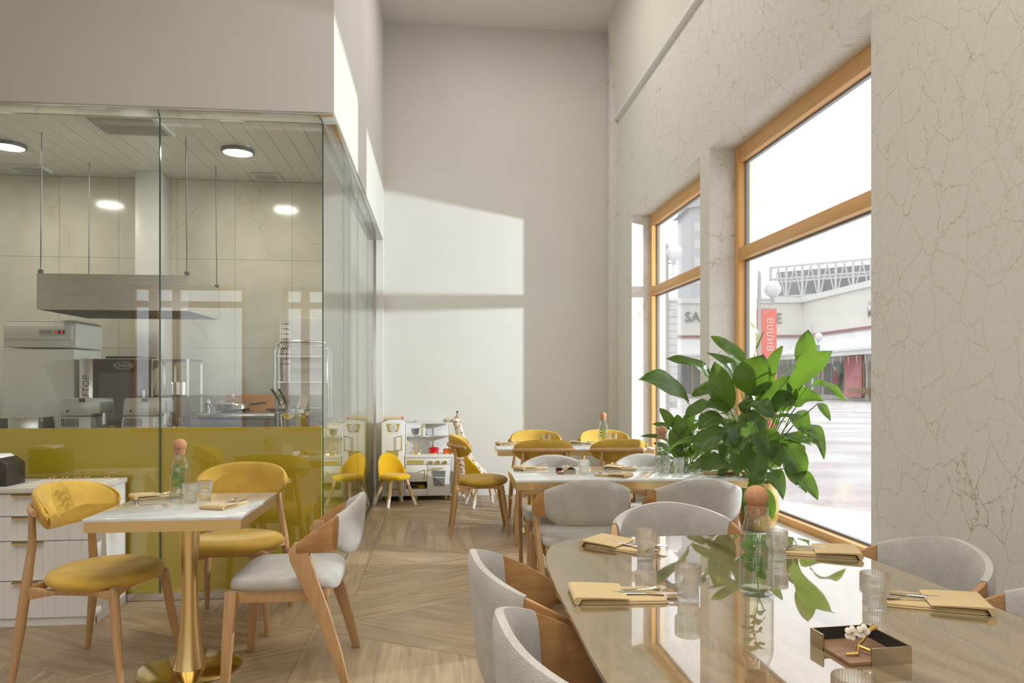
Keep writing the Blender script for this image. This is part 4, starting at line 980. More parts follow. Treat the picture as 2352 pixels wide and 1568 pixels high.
# extractor hood
hd = thing('extractor_hood', 'hanging stainless extractor hood over the stove', 'hood', (-2.125, 5.4, 1.78))
B().box(-.475, .475, -.35, -.345, 0, .235).obj('front_panel', M['steel'], hd, smooth=0); B().box(.47, .475, -.345, .35, 0, .235).obj('side_panel', M['steel'], hd, smooth=0); B().box(-.475, -.47, -.345, .35, 0, .235).obj('side_panel', M['steel'], hd, smooth=0)
B().box(-.475, .475, .345, .35, 0, .235).obj('back_panel', M['steel'], hd, smooth=0); B().box(-.47, .47, -.345, .345, .225, .235).obj('top_panel', M['steel'], hd, smooth=0)
for k in range(5): B().box(-.44 + k * .176, -.275 + k * .176, -.3, .3, .10, .12).obj('grease_filter', M['steel_d'], hd, (0, 0, 0), (0, 0, 0), smooth=0)
for x in (-.46, .46):
    for y in (-.33, .33):
        r = B().tube([(x, y, .235), (x * .985, y, 1.16)], .004, 6).obj('hanging_rod', M['steel_d'], hd); B().box(x - .014, x + .014, y - .008, y + .008, .235, .262).obj('bracket', M['steel_d'], r)
# tall pot with glass dome
t = thing('egg_cooker', 'tall steel cooker with clear domes and a white card', 'kitchen machine', (-.935, 4.775, CZ))
B().lathe([(.001, 0), (.09, 0), (.097, .01), (.097, .205), (.10, .21), (.001, .212)], 36, cap=True).obj('body', M['steel'], t)
for x in (-.045, .045): B().lathe([(.048, .212), (.046, .235), (.034, .256), (.012, .265), (.001, .266)], 20, (x, 0, 0)).obj('dome', shared('dome', lambda: thin_glass('dome_plastic', (.9, .92, .92), 1.5, .02, 4.0)), t)
B().box(-.028, .028, -.001, .001, .25, .335).obj('card', M['white_toy'], t, (0, -.01, 0), (0, .28, 0), smooth=0)
B().tube([(.0, -.1, .02), (.05, -.098, .03), (.09, -.06, .045)], .003, 6).obj('cord', M['dark'], t)
pot('cooking_pot', -.815, 4.945, CZ, .034, .13, pm('copper_steel', (.58, .47, .30), .2, 1), 'small brass toned pot beside the domed cooker')
t = thing('plastic_tub', 'translucent white plastic tub behind the small pot', 'tub', (-.785, 5.02, 0)); 
t.location = (-.93, 4.945, CZ); B().lathe([(.035, 0), (.045, .22), (.05, .222), (.05, .228), (.042, .226), (.032, .003)], 20).obj('tub', pm('milky_plastic', (.66, .68, .62), .4), t)
# rack trolley
rk = thing('rack_trolley', 'chrome tubular rack trolley at the right of the kitchen', 'trolley', (-1.05, 5.88, 0))
for y in (-.07, .07):
    zt = 1.62 if y < 0 else 1.60
    pts = [(-.20, y, .08), (-.20, y, zt - .06), (-.19, y, zt - .02), (-.15, y, zt), (.15, y, zt), (.19, y, zt - .02), (.20, y, zt - .06), (.20, y, .08)]
    B().tube(pts, .0125, 10).obj('tube_frame', M['chrome'], rk)
for z in [.3 + .2 * i for i in range(7)]:
    for y in (-.07, .07): B().box(-.19, .19, y - .006, y + .006, z, z + .012).obj('shelf_rail', M['steel'], rk, smooth=0)
    for x in (-.19, .19): B().box(x - .006, x + .006, -.07, .07, z, z + .012).obj('shelf_rail', M['steel'], rk, smooth=0)
for x in (-.2, .2):
    for y in (-.07, .07): B().lathe([(.001, -.015), (.04, -.015), (.04, .015), (.001, .015)], 14, cap=True).obj('wheel', M['dark'], rk, (x, y, .04), (0, PI / 2, 0))
bc = thing('blast_cabinet', 'pale steel cabinet with perforated edge behind the rack trolley', 'cabinet', (-1.0, 6.06, 0))
B().box(-.26, .25, -.06, .07, 0, 1.82).obj('body', pm('pale_steel', (.72, .72, .71), .3, .4), bc, bevel=.004)
pp = B().box(-.255, -.175, -.064, -.06, 1.3, 1.81).obj('perforated_panel', M['steel'], bc)
for i in range(4):
    for j in range(9): B().lathe([(.001, 0), (.0045 if i != 2 else .007, 0), (.001, .001)], 8, cap=True).obj('hole', M['dark'], pp, (-.24 + i * .018, -.0645, 1.45 + j * .04), (PI / 2, 0, 0))
# ceiling fittings
for k, (x, y) in enumerate(((-1.402, 5.32), (-2.94, 5.35))):
    t = thing('ceiling_light', ('round glowing ceiling light nearest the glass corner', 'round glowing ceiling light cut by the left edge')[k], 'lamp', (x, y, 2.9398), 0, 'round kitchen ceiling lights')
    B().lathe([(.095, 0), (.11, 0), (.112, -.004), (.112, -.02), (.104, -.026), (.1, -.024)], 40).obj('rim', M['steel_d'], t)
    B().lathe([(.001, -.018), (.1, -.018), (.1, -.003), (.001, -.003)], 36, cap=True).obj('diffuser', M['led'], t)
    lamp('kitchen_lamp_light', 'AREA', (x, y, 2.90), 10, (1, .94, .82), .2, aim=(x, y, 0), shape='DISK')
def vent(x, y, w, d, n, label):
    t = thing('ceiling_vent', label, 'vent', (x, y, 2.9398), 0, 'kitchen ceiling vents')
    fm = shared('vf', lambda: pm('vent_white', (.62, .61, .56), .4))
    for q in ((-w, w, -d, -d + .03), (-w, w, d - .03, d), (-w, -w + .03, -d + .03, d - .03), (w - .03, w, -d + .03, d - .03)): B().box(*q, -.014, 0).obj('frame', fm, t, smooth=0)
    B().box(-w + .03, w - .03, -d + .03, d - .03, -.003, 0).obj('backing', M['dark'], t, smooth=0)
    for i in range(n): 
        yy = -d + .03 + (i + .5) * (2 * d - .06) / n; B().box(-w + .03, w - .03, yy - .0035, yy + .0035, -.013, -.003).obj('slat', fm, t, smooth=0)
vent(-1.96, 4.86, .23, .19, 14, 'large air conditioning grille in the kitchen ceiling'); vent(-3.12, 5.95, .14, .12, 6, 'small ceiling vent at the left'); vent(-1.35, 5.97, .11, .10, 6, 'small ceiling vent at the right')

# ------------------------------------------------------------------ play corner
YT = 8.08
def Q(x, y, Y=YT):   # point on the toy fronts
    p = atY(860 + x / 6.535, 930 + y / 6.535, Y); return p.x, p.z
gold_p = pm('gold_paint', (.50, .40, .12), .45); wt = M['white_toy']; greyp = pm('grey_film', (.22, .225, .24), .3)
tf = thing('toy_fridge', 'white toy fridge with arched top and gold plates', 'toy', (-.486, 8.235, 0)); tx, ty = .486, -8.235
x0, _ = Q(105, 0); x1, _ = Q(450, 0); zt0 = Q(105, 275)[1]; ztm = Q(280, 228)[1]
arch = [(x0 + tx, .055), (x1 + tx, .055)] + [(x1 + tx + (x0 - x1) * i / 10, zt0 + (ztm - zt0) * (1 - (2 * i / 10 - 1) ** 2)) for i in range(11)]
B().prism(arch, 'y', YT + ty, 8.40 + ty).obj('body', wt, tf, bevel=.004)
def plate(t, pts, dy, mat, name, th=.006, offx=0, offy=0, par=None, bevel=0):
    return B().prism([(Q(*p)[0] + offx, Q(*p)[1]) for p in pts], 'y', YT + offy - dy - th, YT + offy - dy).obj(name, mat, par or t, bevel=bevel)
pl = plate(tf, [(180, 280), (385, 280), (350, 400), (210, 400)], 0, gold_p, 'gold_plate', .004, tx, ty)
cx, cz = Q(283, 340); B().lathe([(.001, 0), (.042, 0), (.042, .005), (.001, .006)], 24, cap=True).obj('clock', wt, pl, (cx + tx, YT + ty - .004, cz), (PI / 2, 0, 0)); B().lathe([(.001, 0), (.03, 0), (.03, .002), (.001, .002)], 24, cap=True).obj('clock_face', pm('pale_grey', (.6, .61, .62), .5), pl, (cx + tx, YT + ty - .0095, cz), (PI / 2, 0, 0))
plate(tf, [(180, 680), (365, 680), (355, 780), (190, 780)], 0, gold_p, 'gold_plate', .004, tx, ty); plate(tf, [(160, 1252), (382, 1252), (360, 1275), (185, 1275)], 0, gold_p, 'gold_plate', .004, tx, ty)
def dhandle(t, xa, ya, yb, offx, offy, par=None, horiz=False):
    x, za = Q(xa, ya); _, zb = Q(xa, yb)
    b = B(); b.box(x + offx - .006, x + offx + .006, YT + offy - .045, YT + offy - .033, zb, za); b.box(x + offx - .006, x + offx + .006, YT + offy - .034, YT + offy, za - .012, za); b.box(x + offx - .006, x + offx + .006, YT + offy - .034, YT + offy, zb, zb + .012)
    b.obj('handle', gold_p, par or t, bevel=.002)
dhandle(tf, 408, 452, 672, tx, ty); dhandle(tf, 402, 1110, 1195, tx, ty)
for x in (x0 + .05, x1 - .05):
    for y in (8.12, 8.36): B().lathe([(.012, 0), (.016, .02), (.024, .055)], 12, (x + tx, y + ty, 0), cap=True).obj('foot', gold_p, tf)
tk = thing('toy_kitchen', 'white toy kitchen with gold tap, knobs and a small oven', 'toy', (-.10, 8.24, 0)); kx, ky = .10, -8.24
a0 = Q(456, 0)[0]; a1 = Q(1145, 0)[0]; ztop = Q(0, 290)[1]; zsh = Q(0, 485)[1]; zct = Q(0, 757)[1]; zctb = Q(0, 800)[1]
def kb_(X0, X1, Y0, Y1, Z0, Z1, name, mat=wt, par=None, bevel=.002): return B().box(X0 + kx, X1 + kx, Y0 + ky, Y1 + ky, Z0, Z1).obj(name, mat, par or tk, bevel=bevel)
zn = Q(0, 1160)[1]; xm = Q(790, 0)[0]
kb_(a0, a1, YT + .02, 8.40, zn, zctb, 'body'); kb_(xm, a1, YT + .02, 8.40, .055, zn - .0002, 'body'); kb_(a0, xm, YT + .02, 8.40, .055, Q(0, 1280)[1], 'niche_bottom'); kb_(a0, a0 + .012, YT + .02, 8.40, Q(0, 1280)[1], zn, 'niche_side'); kb_(a0 + .012, xm, 8.385, 8.40, Q(0, 1280)[1], zn, 'niche_back', greyp)
kb_(a0, a1 + .03, YT - .005, 8.405, zctb, zct, 'worktop')
kb_(a0, a1, 8.385, 8.40, zct, ztop, 'back_board')
kb_(a0, a1, 8.25, 8.385, ztop - .012, ztop, 'top_shelf'); kb_(a0, a1, 8.25, 8.385, zsh - .012, zsh, 'middle_shelf'); kb_(a0, a0 + .012, 8.25, 8.385, zct, ztop - .012, 'side_board')
mw0, mw1 = Q(470, 0)[0], Q(765, 0)[0]
mwv = kb_(mw0, mw1, 8.25, 8.38, zsh + .0005, ztop - .0125, 'microwave'); 
def pl2(pts, name, mat, dy=0, th=.004, Y=None):
    Y = YT if Y is None else Y
    return B().prism([(Q(p[0], p[1], Y)[0] + kx, Q(p[0], p[1], Y)[1]) for p in pts], 'y', Y + ky - dy - th, Y + ky - dy).obj(name, mat, tk)
pl2([(555, 350), (678, 350), (660, 437), (572, 437)], 'microwave_window', greyp, 0, .004, 8.25)
b = B(); hx = Q(718, 0, 8.25)[0] + kx; b.box(hx - .007, hx + .007, 8.20 + ky, 8.215 + ky, Q(0, 468, 8.25)[1], Q(0, 330, 8.25)[1]); b.box(hx - .006, hx + .006, 8.215 + ky, 8.25 + ky, Q(0, 345, 8.25)[1], Q(0, 330, 8.25)[1]); b.box(hx - .006, hx + .006, 8.215 + ky, 8.25 + ky, Q(0, 468, 8.25)[1], Q(0, 455, 8.25)[1]); b.obj('handle', gold_p, tk, bevel=.002)
for k in range(9): pl2([(505 + k * 23, 460), (517 + k * 23, 460), (517 + k * 23, 469), (505 + k * 23, 469)], 'microwave_button', greyp, 0, .002, 8.25)
B().cyl((Q(1122, 0, 8.30)[0] + kx, 8.27 + ky), .006, zct, ztop - .012, 10).obj('brass_post', M['brass'], tk)
B().cyl((Q(468, 0)[0] + kx + .015, 8.20 + ky), .006, zct, Q(0, 540)[1], 10).obj('brass_post', M['brass'], tk)
pn = kb_(a0 + .002, a1 - .002, YT, YT + .02, Q(0, 900)[1], Q(0, 805)[1], 'control_panel'); pl2([(490, 828), (746, 828), (735, 884), (505, 884)], 'gold_plate', gold_p)
for xx in (852, 958, 1064):
    X, Z = Q(xx, 855); k = B().lathe([(.001, 0), (.021, 0), (.019, .018), (.001, .02)], 20, cap=True).obj('knob', M['brass'], tk, (X + kx, YT + ky, Z), (PI / 2, 0, 0)); B().box(-.003, .003, -.015, .015, .02, .026).obj('grip', M['brass'], k)
cd = kb_(a0 + .004, xm - .003, YT, YT + .02, zn + .002, Q(0, 906)[1], 'cupboard_door'); dhandle(tk, 752, 962, 1108, kx, ky)
od = kb_(xm + .003, a1 - .003, YT, YT + .02, .058, Q(0, 906)[1], 'oven_door')
pl2([(860, 975), (1078, 975), (1058, 1222), (885, 1222)], 'window_frame', wt, 0, .006); pl2([(868, 985), (1068, 985), (1050, 1212), (892, 1212)], 'oven_window', greyp, .006, .002); pl2([(878, 1078), (1060, 1078), (1059, 1090), (879, 1090)], 'oven_rack', wt, .008, .003)
X, Z = Q(960, 945); b = B(); b.box(X + kx - .055, X + kx + .055, YT + ky - .045, YT + ky - .033, Z - .006, Z + .006); b.box(X + kx - .055, X + kx - .043, YT + ky - .034, YT + ky, Z - .005, Z + .005); b.box(X + kx + .043, X + kx + .055, YT + ky - .034, YT + ky, Z - .005, Z + .005); b.obj('handle', gold_p, tk, bevel=.002)
# tap and burners
X, Z = Q(630, 760); B().lathe([(.001, 0), (.055, 0), (.05, .02), (.001, .022)], 24, (X + kx, YT + .1 + ky, zct), cap=True, sy=.7).obj('sink_ring', M['brass'], tk)
pts = [(X + kx, YT + .12 + ky, zct + .02), (X + kx, YT + .12 + ky, zct + .11)] + [(X + kx - .024 + .024 * math.cos(a), YT + .115 + ky, zct + .11 + .024 * math.sin(a)) for a in [PI * i / 8 for i in range(9)]] + [(X + kx - .05, YT + .11 + ky, zct + .085)]
B().tube(pts, .006, 8).obj('tap', M['brass'], tk)
for s in (-.04, .045): B().lathe([(.008, .02), (.012, .035), (.006, .05), (.01, .06), (.001, .066)], 12, (X + kx + s, YT + .1 + ky, zct), cap=True).obj('tap_handle', M['brass'], tk)
burn = []
for xx in (888, 1102):
    X, Z = Q(xx, 760); burn.append(X); B().lathe([(.001, 0), (.055, 0), (.05, .012), (.001, .013)], 24, (X + kx, YT + .11 + ky, zct), cap=True).obj('burner', M['brass'], tk)
for x in (a0 + .12, a1 - .05):
    for y in (8.13, 8.36): B().lathe([(.012, 0), (.016, .02), (.024, .055)], 12, (x + kx, y + ky, 0), cap=True).obj('foot', gold_p, tk)
def toypot(name, x, y, z, r, h, col, label, lidh=False):
    t = thing(name, label, 'toy pot', (x, y, z)); m = pm(name + '_enamel', col, .25, coat=.4)
    B().lathe([(.001, 0), (r * .96, 0), (r, .005), (r, h), (r - .004, h), (r - .004, .006), (.001, .005)], 28).obj('body', m, t)
    B().lathe([(.001, h - .01), (r - .004, h - .01)], 24).obj('inside', M['dark'], t)
    return t, m
t, m = toypot('toy_saucepan', burn[0], YT + .11, zct + .0131, .052, .058, (.62, .012, .02), 'red toy saucepan with two ears on the toy hob')
for s in (-1, 1): B().box(s * .05 - .014, s * .05 + .014, -.012, .012, .042, .05).obj('ear', m, t, bevel=.002)
B().tube([(.0, 0, .02), (-.008, 0, .085)], [.005, .007], 8).obj('spoon', m, t)
toypot('toy_frying_pan', burn[1], YT + .11, zct + .0131, .053, .042, (.85, .19, .015), 'orange toy pan on the right hob ring')
X, Z = Q(700, 1250); t, m = toypot('toy_pan', X, YT + .16, Q(0, 1280)[1] + .0005, .045, .03, (.75, .52, .01), 'yellow toy frying pan in the open niche')
B().tube([(-.043, 0, .022), (-.075, -.01, .028), (-.1, -.015, .032)], .005, 8, flat=.6).obj('handle', m, t)
# rolled mat behind the toy fridge
X0, Z0 = Q(135, 222, 8.36); X1, _ = Q(412, 222, 8.36)
t = thing('rolling_pin', 'wooden roll with a red end lying on top of the toy fridge', 'toy', ((X0 + X1) / 2, 8.33, ztm + .0)); 
hl = (X1 - X0) / 2; B().tube([(-hl, 0, .013), (hl, 0, .013)], .014, 14).obj('roll', kid_leg, t); B().tube([(hl, 0, .013), (hl + .008, 0, .013), (hl + .018, 0, .012)], [.012, .016, .012], 10).obj('red_end', pm('red_paint', (.7, .06, .03), .4), t)
# giraffe
def skin(name, nodes, edges, mat, parent=None, sub=2):
    me = bpy.data.meshes.new(name); me.from_pydata([n[0] for n in nodes], edges, [])
    o = bpy.data.objects.new(name, me); COL.objects.link(o)
    o.modifiers.new('s', 'SKIN'); 
    for i, n in enumerate(nodes):
        r = n[1]; me.skin_vertices[0].data[i].radius = (r, r) if not isinstance(r, tuple) else r
    me.skin_vertices[0].data[0].use_root = True
    m = o.modifiers.new('u', 'SUBSURF'); m.levels = sub; m.render_levels = sub
    dg = bpy.context.evaluated_depsgraph_get(); me2 = bpy.data.meshes.new_from_object(o.evaluated_get(dg)); bpy.data.objects.remove(o)
    me2.materials.clear(); finish(me2, mat, 80)
    return link(name, me2, parent)
def gm():
    m, nt, N, L, P = new_mat('giraffe_plush'); tc = N.new('ShaderNodeTexCoord')
    vo = N.new('ShaderNodeTexVoronoi'); vo.inputs['Scale'].default_value = 30; L.new(tc.outputs['Object'], vo.inputs[0])
    r = ramp(N, [(.30, (.34, .15, .075)), (.36, (.74, .66, .56))]); L.new(vo.outputs['Distance'], r.inputs[0]); L.new(r.outputs[0], P.inputs['Base Color']); P.inputs['Roughness'].default_value = .95; P.inputs['Sheen Weight'].default_value = .3
    return m
gp = [(1075, 1092), (1068, 1060), (1060, 1015), (1054, 985), (1047, 962), (1032, 962), (1017, 967), (1088, 1098), (1085, 1120)]
gw = [atY(x, y, 8.12) for x, y in gp]
gt = thing('plush_giraffe', 'spotted plush giraffe looking left beside the toy kitchen', 'toy', (gw[0].x, 8.12, 0)); go = Vector((gw[0].x, 8.12, 0))
n = [p - go for p in gw]
fl = lambda p, z: Vector((p.x, p.y, z))
nodes = [(n[0], .165), (n[1], .115), (n[2], .062), (n[3], .046), (n[4], .05), (n[5], .036), (n[6], .026), (n[7] + Vector((.03, .06, -.0)), .15), 
         (Vector((n[0].x - .05, -.08, .10)), .034), (Vector((n[0].x - .06, -.12, .035)), .03), (Vector((n[0].x + .05, -.09, .10)), .034), (Vector((n[0].x + .07, -.13, .035)), .03), (Vector((n[7].x + .03, .04, .09)), .08)]
nodes = [(tuple(a), b) for a, b in nodes]
skin('body', nodes, [(0, 1), (1, 2), (2, 3), (3, 4), (4, 5), (5, 6), (0, 7), (0, 8), (8, 9), (0, 10), (10, 11), (7, 12)], gm(), gt)
hd_ = n[4]
for s in (-.014, .014):
    hn = B().tube([hd_ + Vector((.008, s, .02)), hd_ + Vector((.016, s * 1.2, .072))], [.008, .007], 8).obj('horn', pm('tan_plush', (.45, .28, .16), .9), gt); B().ball(tuple(hd_ + Vector((.016, s * 1.2, .08))), .011, 10, 6).obj('horn_tip', M['dark'], hn)
    ear = B().tube([hd_ + Vector((.012, s * 1.5, .015)), hd_ + Vector((.03, s * 4, .022))], [.011, .003], 8, flat=.4).obj('ear', pm('ear_plush', (.6, .45, .35), .9), gt)
B().ball(tuple(hd_ + Vector((-.012, -.036, .008))), .007, 10, 6).obj('eye', M['dark'], gt)
# ------------------------------------------------------------------ outside
def paving():
    m, nt, N, L, P = new_mat('snowy_paving'); tc = N.new('ShaderNodeTexCoord'); mp = N.new('ShaderNodeMapping'); mp.inputs['Rotation'].default_value = (0, 0, .1); L.new(tc.outputs['Object'], mp.inputs[0])
    br = N.new('ShaderNodeTexBrick'); br.inputs['Scale'].default_value = 1; br.inputs['Brick Width'].default_value = .42; br.inputs['Row Height'].default_value = .2; br.inputs['Mortar Size'].default_value = .012
    br.inputs['Color1'].default_value = (.44, .35, .34, 1); br.inputs['Color2'].default_value = (.39, .32, .315, 1); br.inputs['Mortar'].default_value = (.25, .21, .21, 1); L.new(mp.outputs[0], br.inputs[0])
    n = N.new('ShaderNodeTexNoise'); n.inputs['Scale'].default_value = .5; n.inputs['Detail'].default_value = 7; mp2 = N.new('ShaderNodeMapping'); mp2.inputs['Scale'].default_value = (.6, 1, 1); mp2.inputs['Rotation'].default_value = (0, 0, .6); L.new(tc.outputs['Object'], mp2.inputs[0]); L.new(mp2.outputs[0], n.inputs[0])
    r = N.new('ShaderNodeMapRange'); r.inputs[1].default_value = .40; r.inputs[2].default_value = .58; r.inputs[3].default_value = .3; r.inputs[4].default_value = .75; L.new(n.outputs[0], r.inputs[0])
    mx = N.new('ShaderNodeMix'); mx.data_type = 'RGBA'; L.new(r.outputs[0], mx.inputs[0]); L.new(br.outputs[0], mx.inputs[6]); mx.inputs[7].default_value = (.66, .67, .685, 1); L.new(mx.outputs[2], P.inputs['Base Color']); P.inputs['Roughness'].default_value = .8
    return m
gz = -.12
struct('ground', B().box(-70, 130, -70, 130, gz - .2, gz), paving(), 'snow dusted paved street outside the windows', smooth=0)
# ridge of shovelled snow along the facade
random.seed(3)
b = B(); nx, ny = 10, 44; vs = []; fs = []
for i in range(nx + 1):
    for j in range(ny + 1):
        u = i / nx; h = math.sin(PI * u) * (.10 + .07 * random.random()) * min(1, j / 3, (ny - j) / 3)
        vs.append((3.05 + .75 * u + .1 * math.sin(j * .5), 2.6 + j * .16, gz - .005 + h))
for i in range(nx):
    for j in range(ny): a = i * (ny + 1) + j; fs.append((a, a + ny + 1, a + ny + 2, a + 1))
b.add(vs, fs); tag(b.obj('snow_ridge', M['snow'], smooth=80), 'low ridge of white snow along the street window', 'snow', None, 'stuff')

def G(px, D): p = atD(px, HZ, D); return Vector((p.x, p.y, 0))
def zat(py, D): return HC + (HZ - py) / FPX * D
def slab(name, A, C, z0, z1, th, mat, par, off=0):
    """upright slab between ground points A and C; th thick away from the viewer, off = shift towards the viewer"""
    d = (C - A).normalized(); nrm = Vector((-d.y, d.x, 0))
    if nrm.dot(A) < 0: nrm = -nrm
    A2, C2 = A - nrm * off, C - nrm * off; q = [A2, C2, C2 + nrm * th, A2 + nrm * th]
    return B().prism([(p.x, p.y) for p in q], 'z', z0, z1).obj(name, mat, par, smooth=0)
PA, PB_, PC = G(1440, 66), G(1845, 65), G(2120, 48)
ar = thing('shopping_arcade', 'cream shopping arcade with snowy canopy across the street', 'building', (0, 0, gz)); ar.location = (0, 0, 0)
dk = pm('shop_dark', (.16, .17, .18), .3); glassy = pm('shop_glass', (.36, .39, .40), .12, var=.3, scale=.8); redl = pm('dark_red_line', (.30, .12, .13), .7); grl = pm('sign_grey', (.20, .21, .21), .5); pink = pm('pink_panel', (.66, .27, .29), .7); tanw = pm('shop_wood', (.45, .33, .20), .6)
zp, zf, zl = zat(683, 65), zat(695, 65), zat(769, 65)
for A, C in ((PA, PB_), (PB_, PC)):
    slab('fascia', A, C, zl, zf, .6, M['cream'], ar); slab('cornice', A, C, zf, zp, .9, M['facade_w'], ar, .25); slab('red_line', A, C, zl - .18, zl, .6, redl, ar, .03)
    slab('shop_wall', A, C, gz, zl - .18, .4, pm('shop_wall', (.62, .60, .57), .8), ar, -.1)
    # sloping snowy canopy
    d = (C - A).normalized(); nr = Vector((-d.y, d.x, 0)); nr = nr if nr.dot(A) > 0 else -nr
    zc0, zc1 = zl - .35, zat(812, 62)
    q = [(A, zc0), (C, zc0), (C - nr * 3, zc1), (A - nr * 3, zc1)]; vs = [(p.x, p.y, z) for p, z in q] + [(p.x, p.y, z - .18) for p, z in q]
    B().add(vs, [(0, 1, 2, 3), (7, 6, 5, 4), (0, 4, 5, 1), (1, 5, 6, 2), (2, 6, 7, 3), (3, 7, 4, 0)]).obj('canopy_snow', M['snow'], ar, smooth=0)
    slab('canopy_edge', A - nr * 2.9, C - nr * 2.9, zc1 - .5, zc1 - .14, .1, M['facade_w'], ar)
    L = (C - A).length; k = max(3, int(L / 3.2))
    for i in range(k):
        P0, P1 = A.lerp(C, (i + .1) / k), A.lerp(C, (i + .9) / k)
        w = slab('shop_window', P0, P1, .25, zc1 - .9, .05, (glassy, dk, glassy)[i % 3], ar, .0)
        for f in (0, .5, 1): pp = P0.lerp(P1, f); slab('mullion', pp - d * .07, pp + d * .07, .25, zc1 - .9, .06, tanw, w, .03)
    # icicle lights hanging from the canopy
    for i in range(int(L / 1.1)):
        p = A.lerp(C, (i + .5) / (L / 1.1)) - nr * 2.7; B().tube([(p.x, p.y, zc1 - .5), (p.x + .03, p.y, zc1 - .9 - .4 * random.random())], [.03, .012], 4).obj('icicle', M['facade_w'], ar)
def face_text(body, px, py, D, size, A, C, mat, par, off=.06, bold=0, sx=1, depth=.06, ang=0, name='letters'):
    d = (C - A).normalized()
    if d.dot(Vector((CA, -SA, 0))) < 0: d = -d
    p = atD(px, py, D); nr = Vector((-d.y, d.x, 0)); nr = nr if nr.dot(A) > 0 else -nr
    # drop the point onto the wall plane
    r = ray(px, py); o = Vector((0, 0, HC)); tt = (A - nr * off - o).dot(nr) / r.dot(nr); p = o + r * tt
    o = link(name, text_mesh('letters', body, size, mat, depth, bold, sx), par, tuple(p)); o.rotation_euler = (PI / 2, 0, math.atan2(d.y, d.x))
    if ang: o.rotation_euler = (Matrix.Rotation(math.atan2(d.y, d.x), 3, 'Z') @ Matrix.Rotation(PI / 2, 3, 'X') @ Matrix.Rotation(ang, 3, 'Z')).to_euler()
    return o
face_text('SA', 1591, 729, 65, 1.3, PA, PB_, grl, ar, .1, 0, .95); face_text('E', 1788, 732, 65, 1.3, PA, PB_, grl, ar, .1)
face_text('M', 1999, 711, 56, 1.55, PB_, PC, M['facade_w'], ar, .15, .03); 
# pink panel and the poster in the shop
slab('pink_panel', G(1946, 57.6), G(1985, 55.2), .1, 3.3, .1, pink, ar, .25)
pw = slab('poster', G(1922, 59.3), G(1946, 57.7), .5, 2.9, .04, pm('poster_green_grey', (.25, .29, .26), .6, var=.4, scale=1.5), ar, .22)
mp_ = pm('poster_plaid', (.38, .10, .14), .7, var=.4, scale=6); ms_ = pm('poster_skin', (.62, .48, .40), .7)
for nm, px, py, w, h, mt in (('poster_figure', 1936, 875, .62, 1.5, mp_), ('poster_head', 1934, 846, .26, .36, ms_)):
    D = 58.2; p = atD(px, py, D); dd = (PC - PB_).normalized(); nr = Vector((-dd.y, dd.x, 0)); nr = nr if nr.dot(p) > 0 else -nr
    p = p - nr * .6
    B().pillow(superell(w / 2, h / 2, 2.6, 20), [(1, 0), (1, .02)]).obj(nm, mt, pw, (p.x, p.y, p.z), (PI / 2, 0, math.atan2(dd.y, dd.x)))
# lattice frame on the roof
bf = thing('roof_frame', 'grey billboard frame of steel trusses on the arcade roof', 'billboard', (0, 0, 0))
QA, QB = G(1770, 74), G(2130, 66); stg = pm('galvanised', (.50, .51, .52), .6); pg = pm('grey_panel', (.27, .28, .29), .8, var=.1, scale=.5)
za, zb_ = zat(705, 74), zat(614, 74)
slab('panel', G(1787, 75.5), G(2140, 67.5), za, zb_ - .25, .1, pg, bf)
for i, z in enumerate((zb_, zb_ - 1.2, zb_ - 1.5, zb_ - 3.0)): slab('beam', QA, QB, z - .13, z + .07, .15, stg, bf)
K = 9
for i in range(K + 1): 
    p = QA.lerp(QB, i / K); d = (QB - QA).normalized() * .11; slab('post', p - d, p + d, za, zb_, .2, stg, bf, .1)
    if i < K:
        p2 = QA.lerp(QB, (i + 1) / K); m_ = p.lerp(p2, .5); B().tube([(p.x, p.y, zb_ - 3.6), (m_.x, m_.y, zb_ - .1)], .08, 6).obj('brace', stg, bf); B().tube([(m_.x, m_.y, zb_ - .1), (p2.x, p2.y, zb_ - 3.6)], .08, 6).obj('brace', stg, bf)
# street lamps
wglobe = pm('opal_globe', (.66, .66, .65), .25); iron = pm('grey_iron', (.42, .43, .43), .5)
def street_lamp(px, D, py_globe, py_top, label, arms, r, banner=None):
    p = G(px, D); t = thing('street_lamp', label, 'street lamp', (p.x, p.y, gz), -YAW); zg = zat(py_globe, D) - gz; ztp = zat(py_top, D) - gz
    B().tube([(0, 0, 0), (0, 0, .6), (0, 0, .62), (0, 0, ztp - .15), (0, 0, ztp)], [.11, .1, .065, .055, .03], 12).obj('post', iron, t)
    for s, ax in arms:
        x = s * ax; a = B(); a.tube([(0, 0, zg - r - .08), (x, 0, zg - r - .08)], .025, 6); a.tube([(s * .1, 0, zg - r - .5), (s * .25, 0, zg - r - .42), (x * .8, 0, zg - r - .2), (x, 0, zg - r - .1)], .016, 6); a.tube([(x + s * .08 * math.cos(k * .7), 0, zg - r - .18 + .06 * math.sin(k * .7)) for k in range(8)], .012, 5); a.cyl((x, 0), .07, zg - r - .1, zg - r + .04, 10); ar_ = a.obj('arm', iron, t)
        B().ball((x, 0, zg), r, 22, 14).obj('globe', wglobe, ar_)
    return t, p
t1, p1_ = street_lamp(1744, 22, 664, 622, 'street lamp with white globes and red banners near the window', ((1, .40), (-1, .40)), .25)
D = 22; banr = pm('coral_banner', (.72, .17, .13), .7); 
for x0, x1 in ((-.27, -.06), (.06, .52)):
    bn = B().box(x0, x1, -.012, .012, zat(1000, D) - gz, zat(710, D) - gz).obj('banner', banr, t1, smooth=0); B().tube([(0, 0, zat(708, D) - gz), (x1 if x1 > .1 else x0, 0, zat(708, D) - gz)], .018, 6).obj('banner_rod', iron, bn)
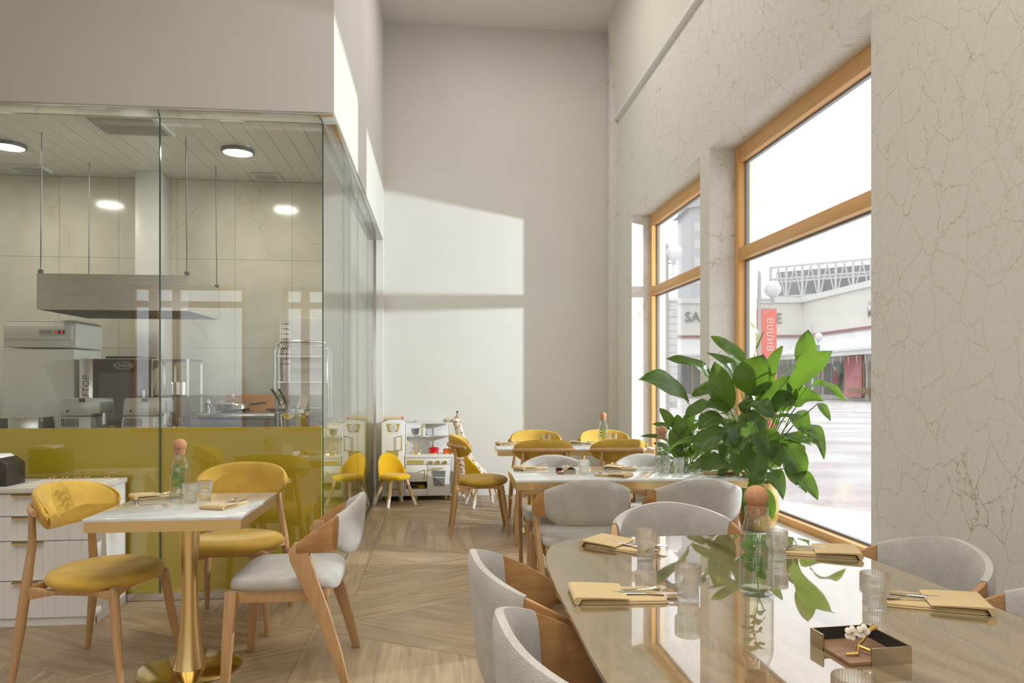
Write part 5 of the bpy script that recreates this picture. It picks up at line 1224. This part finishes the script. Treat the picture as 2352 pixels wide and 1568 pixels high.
link('banner_text', text_mesh('banner_text', 'вилла', .36, pm('banner_print', (.70, .52, .48), .7), .003), t1, (.31, -.02, zat(768, D) - gz), (PI / 2, -PI / 2, 0))
t2, _ = street_lamp(1866, 50, 773, 745, 'distant street lamp with a dark hanging sign', ((1, .42), (-1, .42)), .27)
bs = B().box(.08, .50, -.02, .02, zat(862, 50) - gz, zat(792, 50) - gz).obj('sign', pm('dark_sign', (.17, .19, .19), .6), t2, smooth=0)
link('sign_text', text_mesh('sign_text', 'N', .42, pm('sign_green', (.35, .55, .25), .6), .004), t2, (.29, -.03, zat(800, 50) - gz), (PI / 2, 0, 0))
t3, _ = street_lamp(1532, 26, 580, 560, 'street lamp globe seen through the far window', ((1, .25),), .30)
# near dark tiled pillar and the tall grey block seen through the far window
tp = thing('tiled_pillar', 'grey tiled pillar of the arcade seen through the far window', 'pillar', tuple(G(1543, 40)), -YAW)
B().box(-.30, .30, 0, .6, gz, zat(690, 40)).obj('shaft', pm('pillar_core', (.30, .31, .31), .8), tp, smooth=0)
for i in range(14):
    z0 = .2 + i * (zat(690, 40) - .3) / 14; B().box(-.31, .31, -.02, 0, z0, z0 + (zat(690, 40) - .3) / 14 - .05).obj('tile_course', pm('grey_tile', (.44, .45, .45), .6), tp, smooth=0)
gb = thing('grey_tower', 'tall grey building with red corner behind the arcade', 'building', tuple(G(1640, 80)), -YAW)
B().box(-2.6, 3.5, 0, 6, gz, zat(462, 80)).obj('wall', pm('tower_grey', (.50, .52, .55), .8), gb, smooth=0)
B().prism([(-3.2, zat(480, 80)), (-1.5, zat(452, 80)), (3.5, zat(440, 80)), (3.5, zat(462, 80))], 'y', -.5, 6).obj('roof_slab', pm('tower_slab', (.45, .46, .48), .8), gb, smooth=0)
B().box(-2.95, -2.35, -.3, 0, zat(478, 80), zat(380, 80)).obj('red_fin', pm('red_fin', (.75, .13, .16), .7), gb, smooth=0)
for i in range(4): B().box(-2.2, -.6, -.05, 0, 12 + i * 1.9, 13 + i * 1.9).obj('window', M['facade_w'], gb, smooth=0)
# bench in front of the shops
bn = thing('bench', 'wooden park bench in front of the arcade shops', 'bench', tuple(G(1975, 54) + Vector((0, 0, gz))), -YAW - .3)
bw = pm('bench_wood', (.42, .27, .20), .7)
for i in range(4): B().box(-.75, .75, -.2 + i * .11, -.11 + i * .11, .44, .47).obj('seat_slat', bw, bn, smooth=0)
for i in range(4): B().box(-.75, .75, .24 + i * .02, .265 + i * .02, .55 + i * .11, .64 + i * .11).obj('back_slat', bw, bn, smooth=0)
for x in (-.68, .68):
    for y in (-.17, .22): B().box(x - .03, x + .03, y - .03, y + .03, 0, .45 if y < 0 else .95).obj('leg', bw, bn, smooth=0)
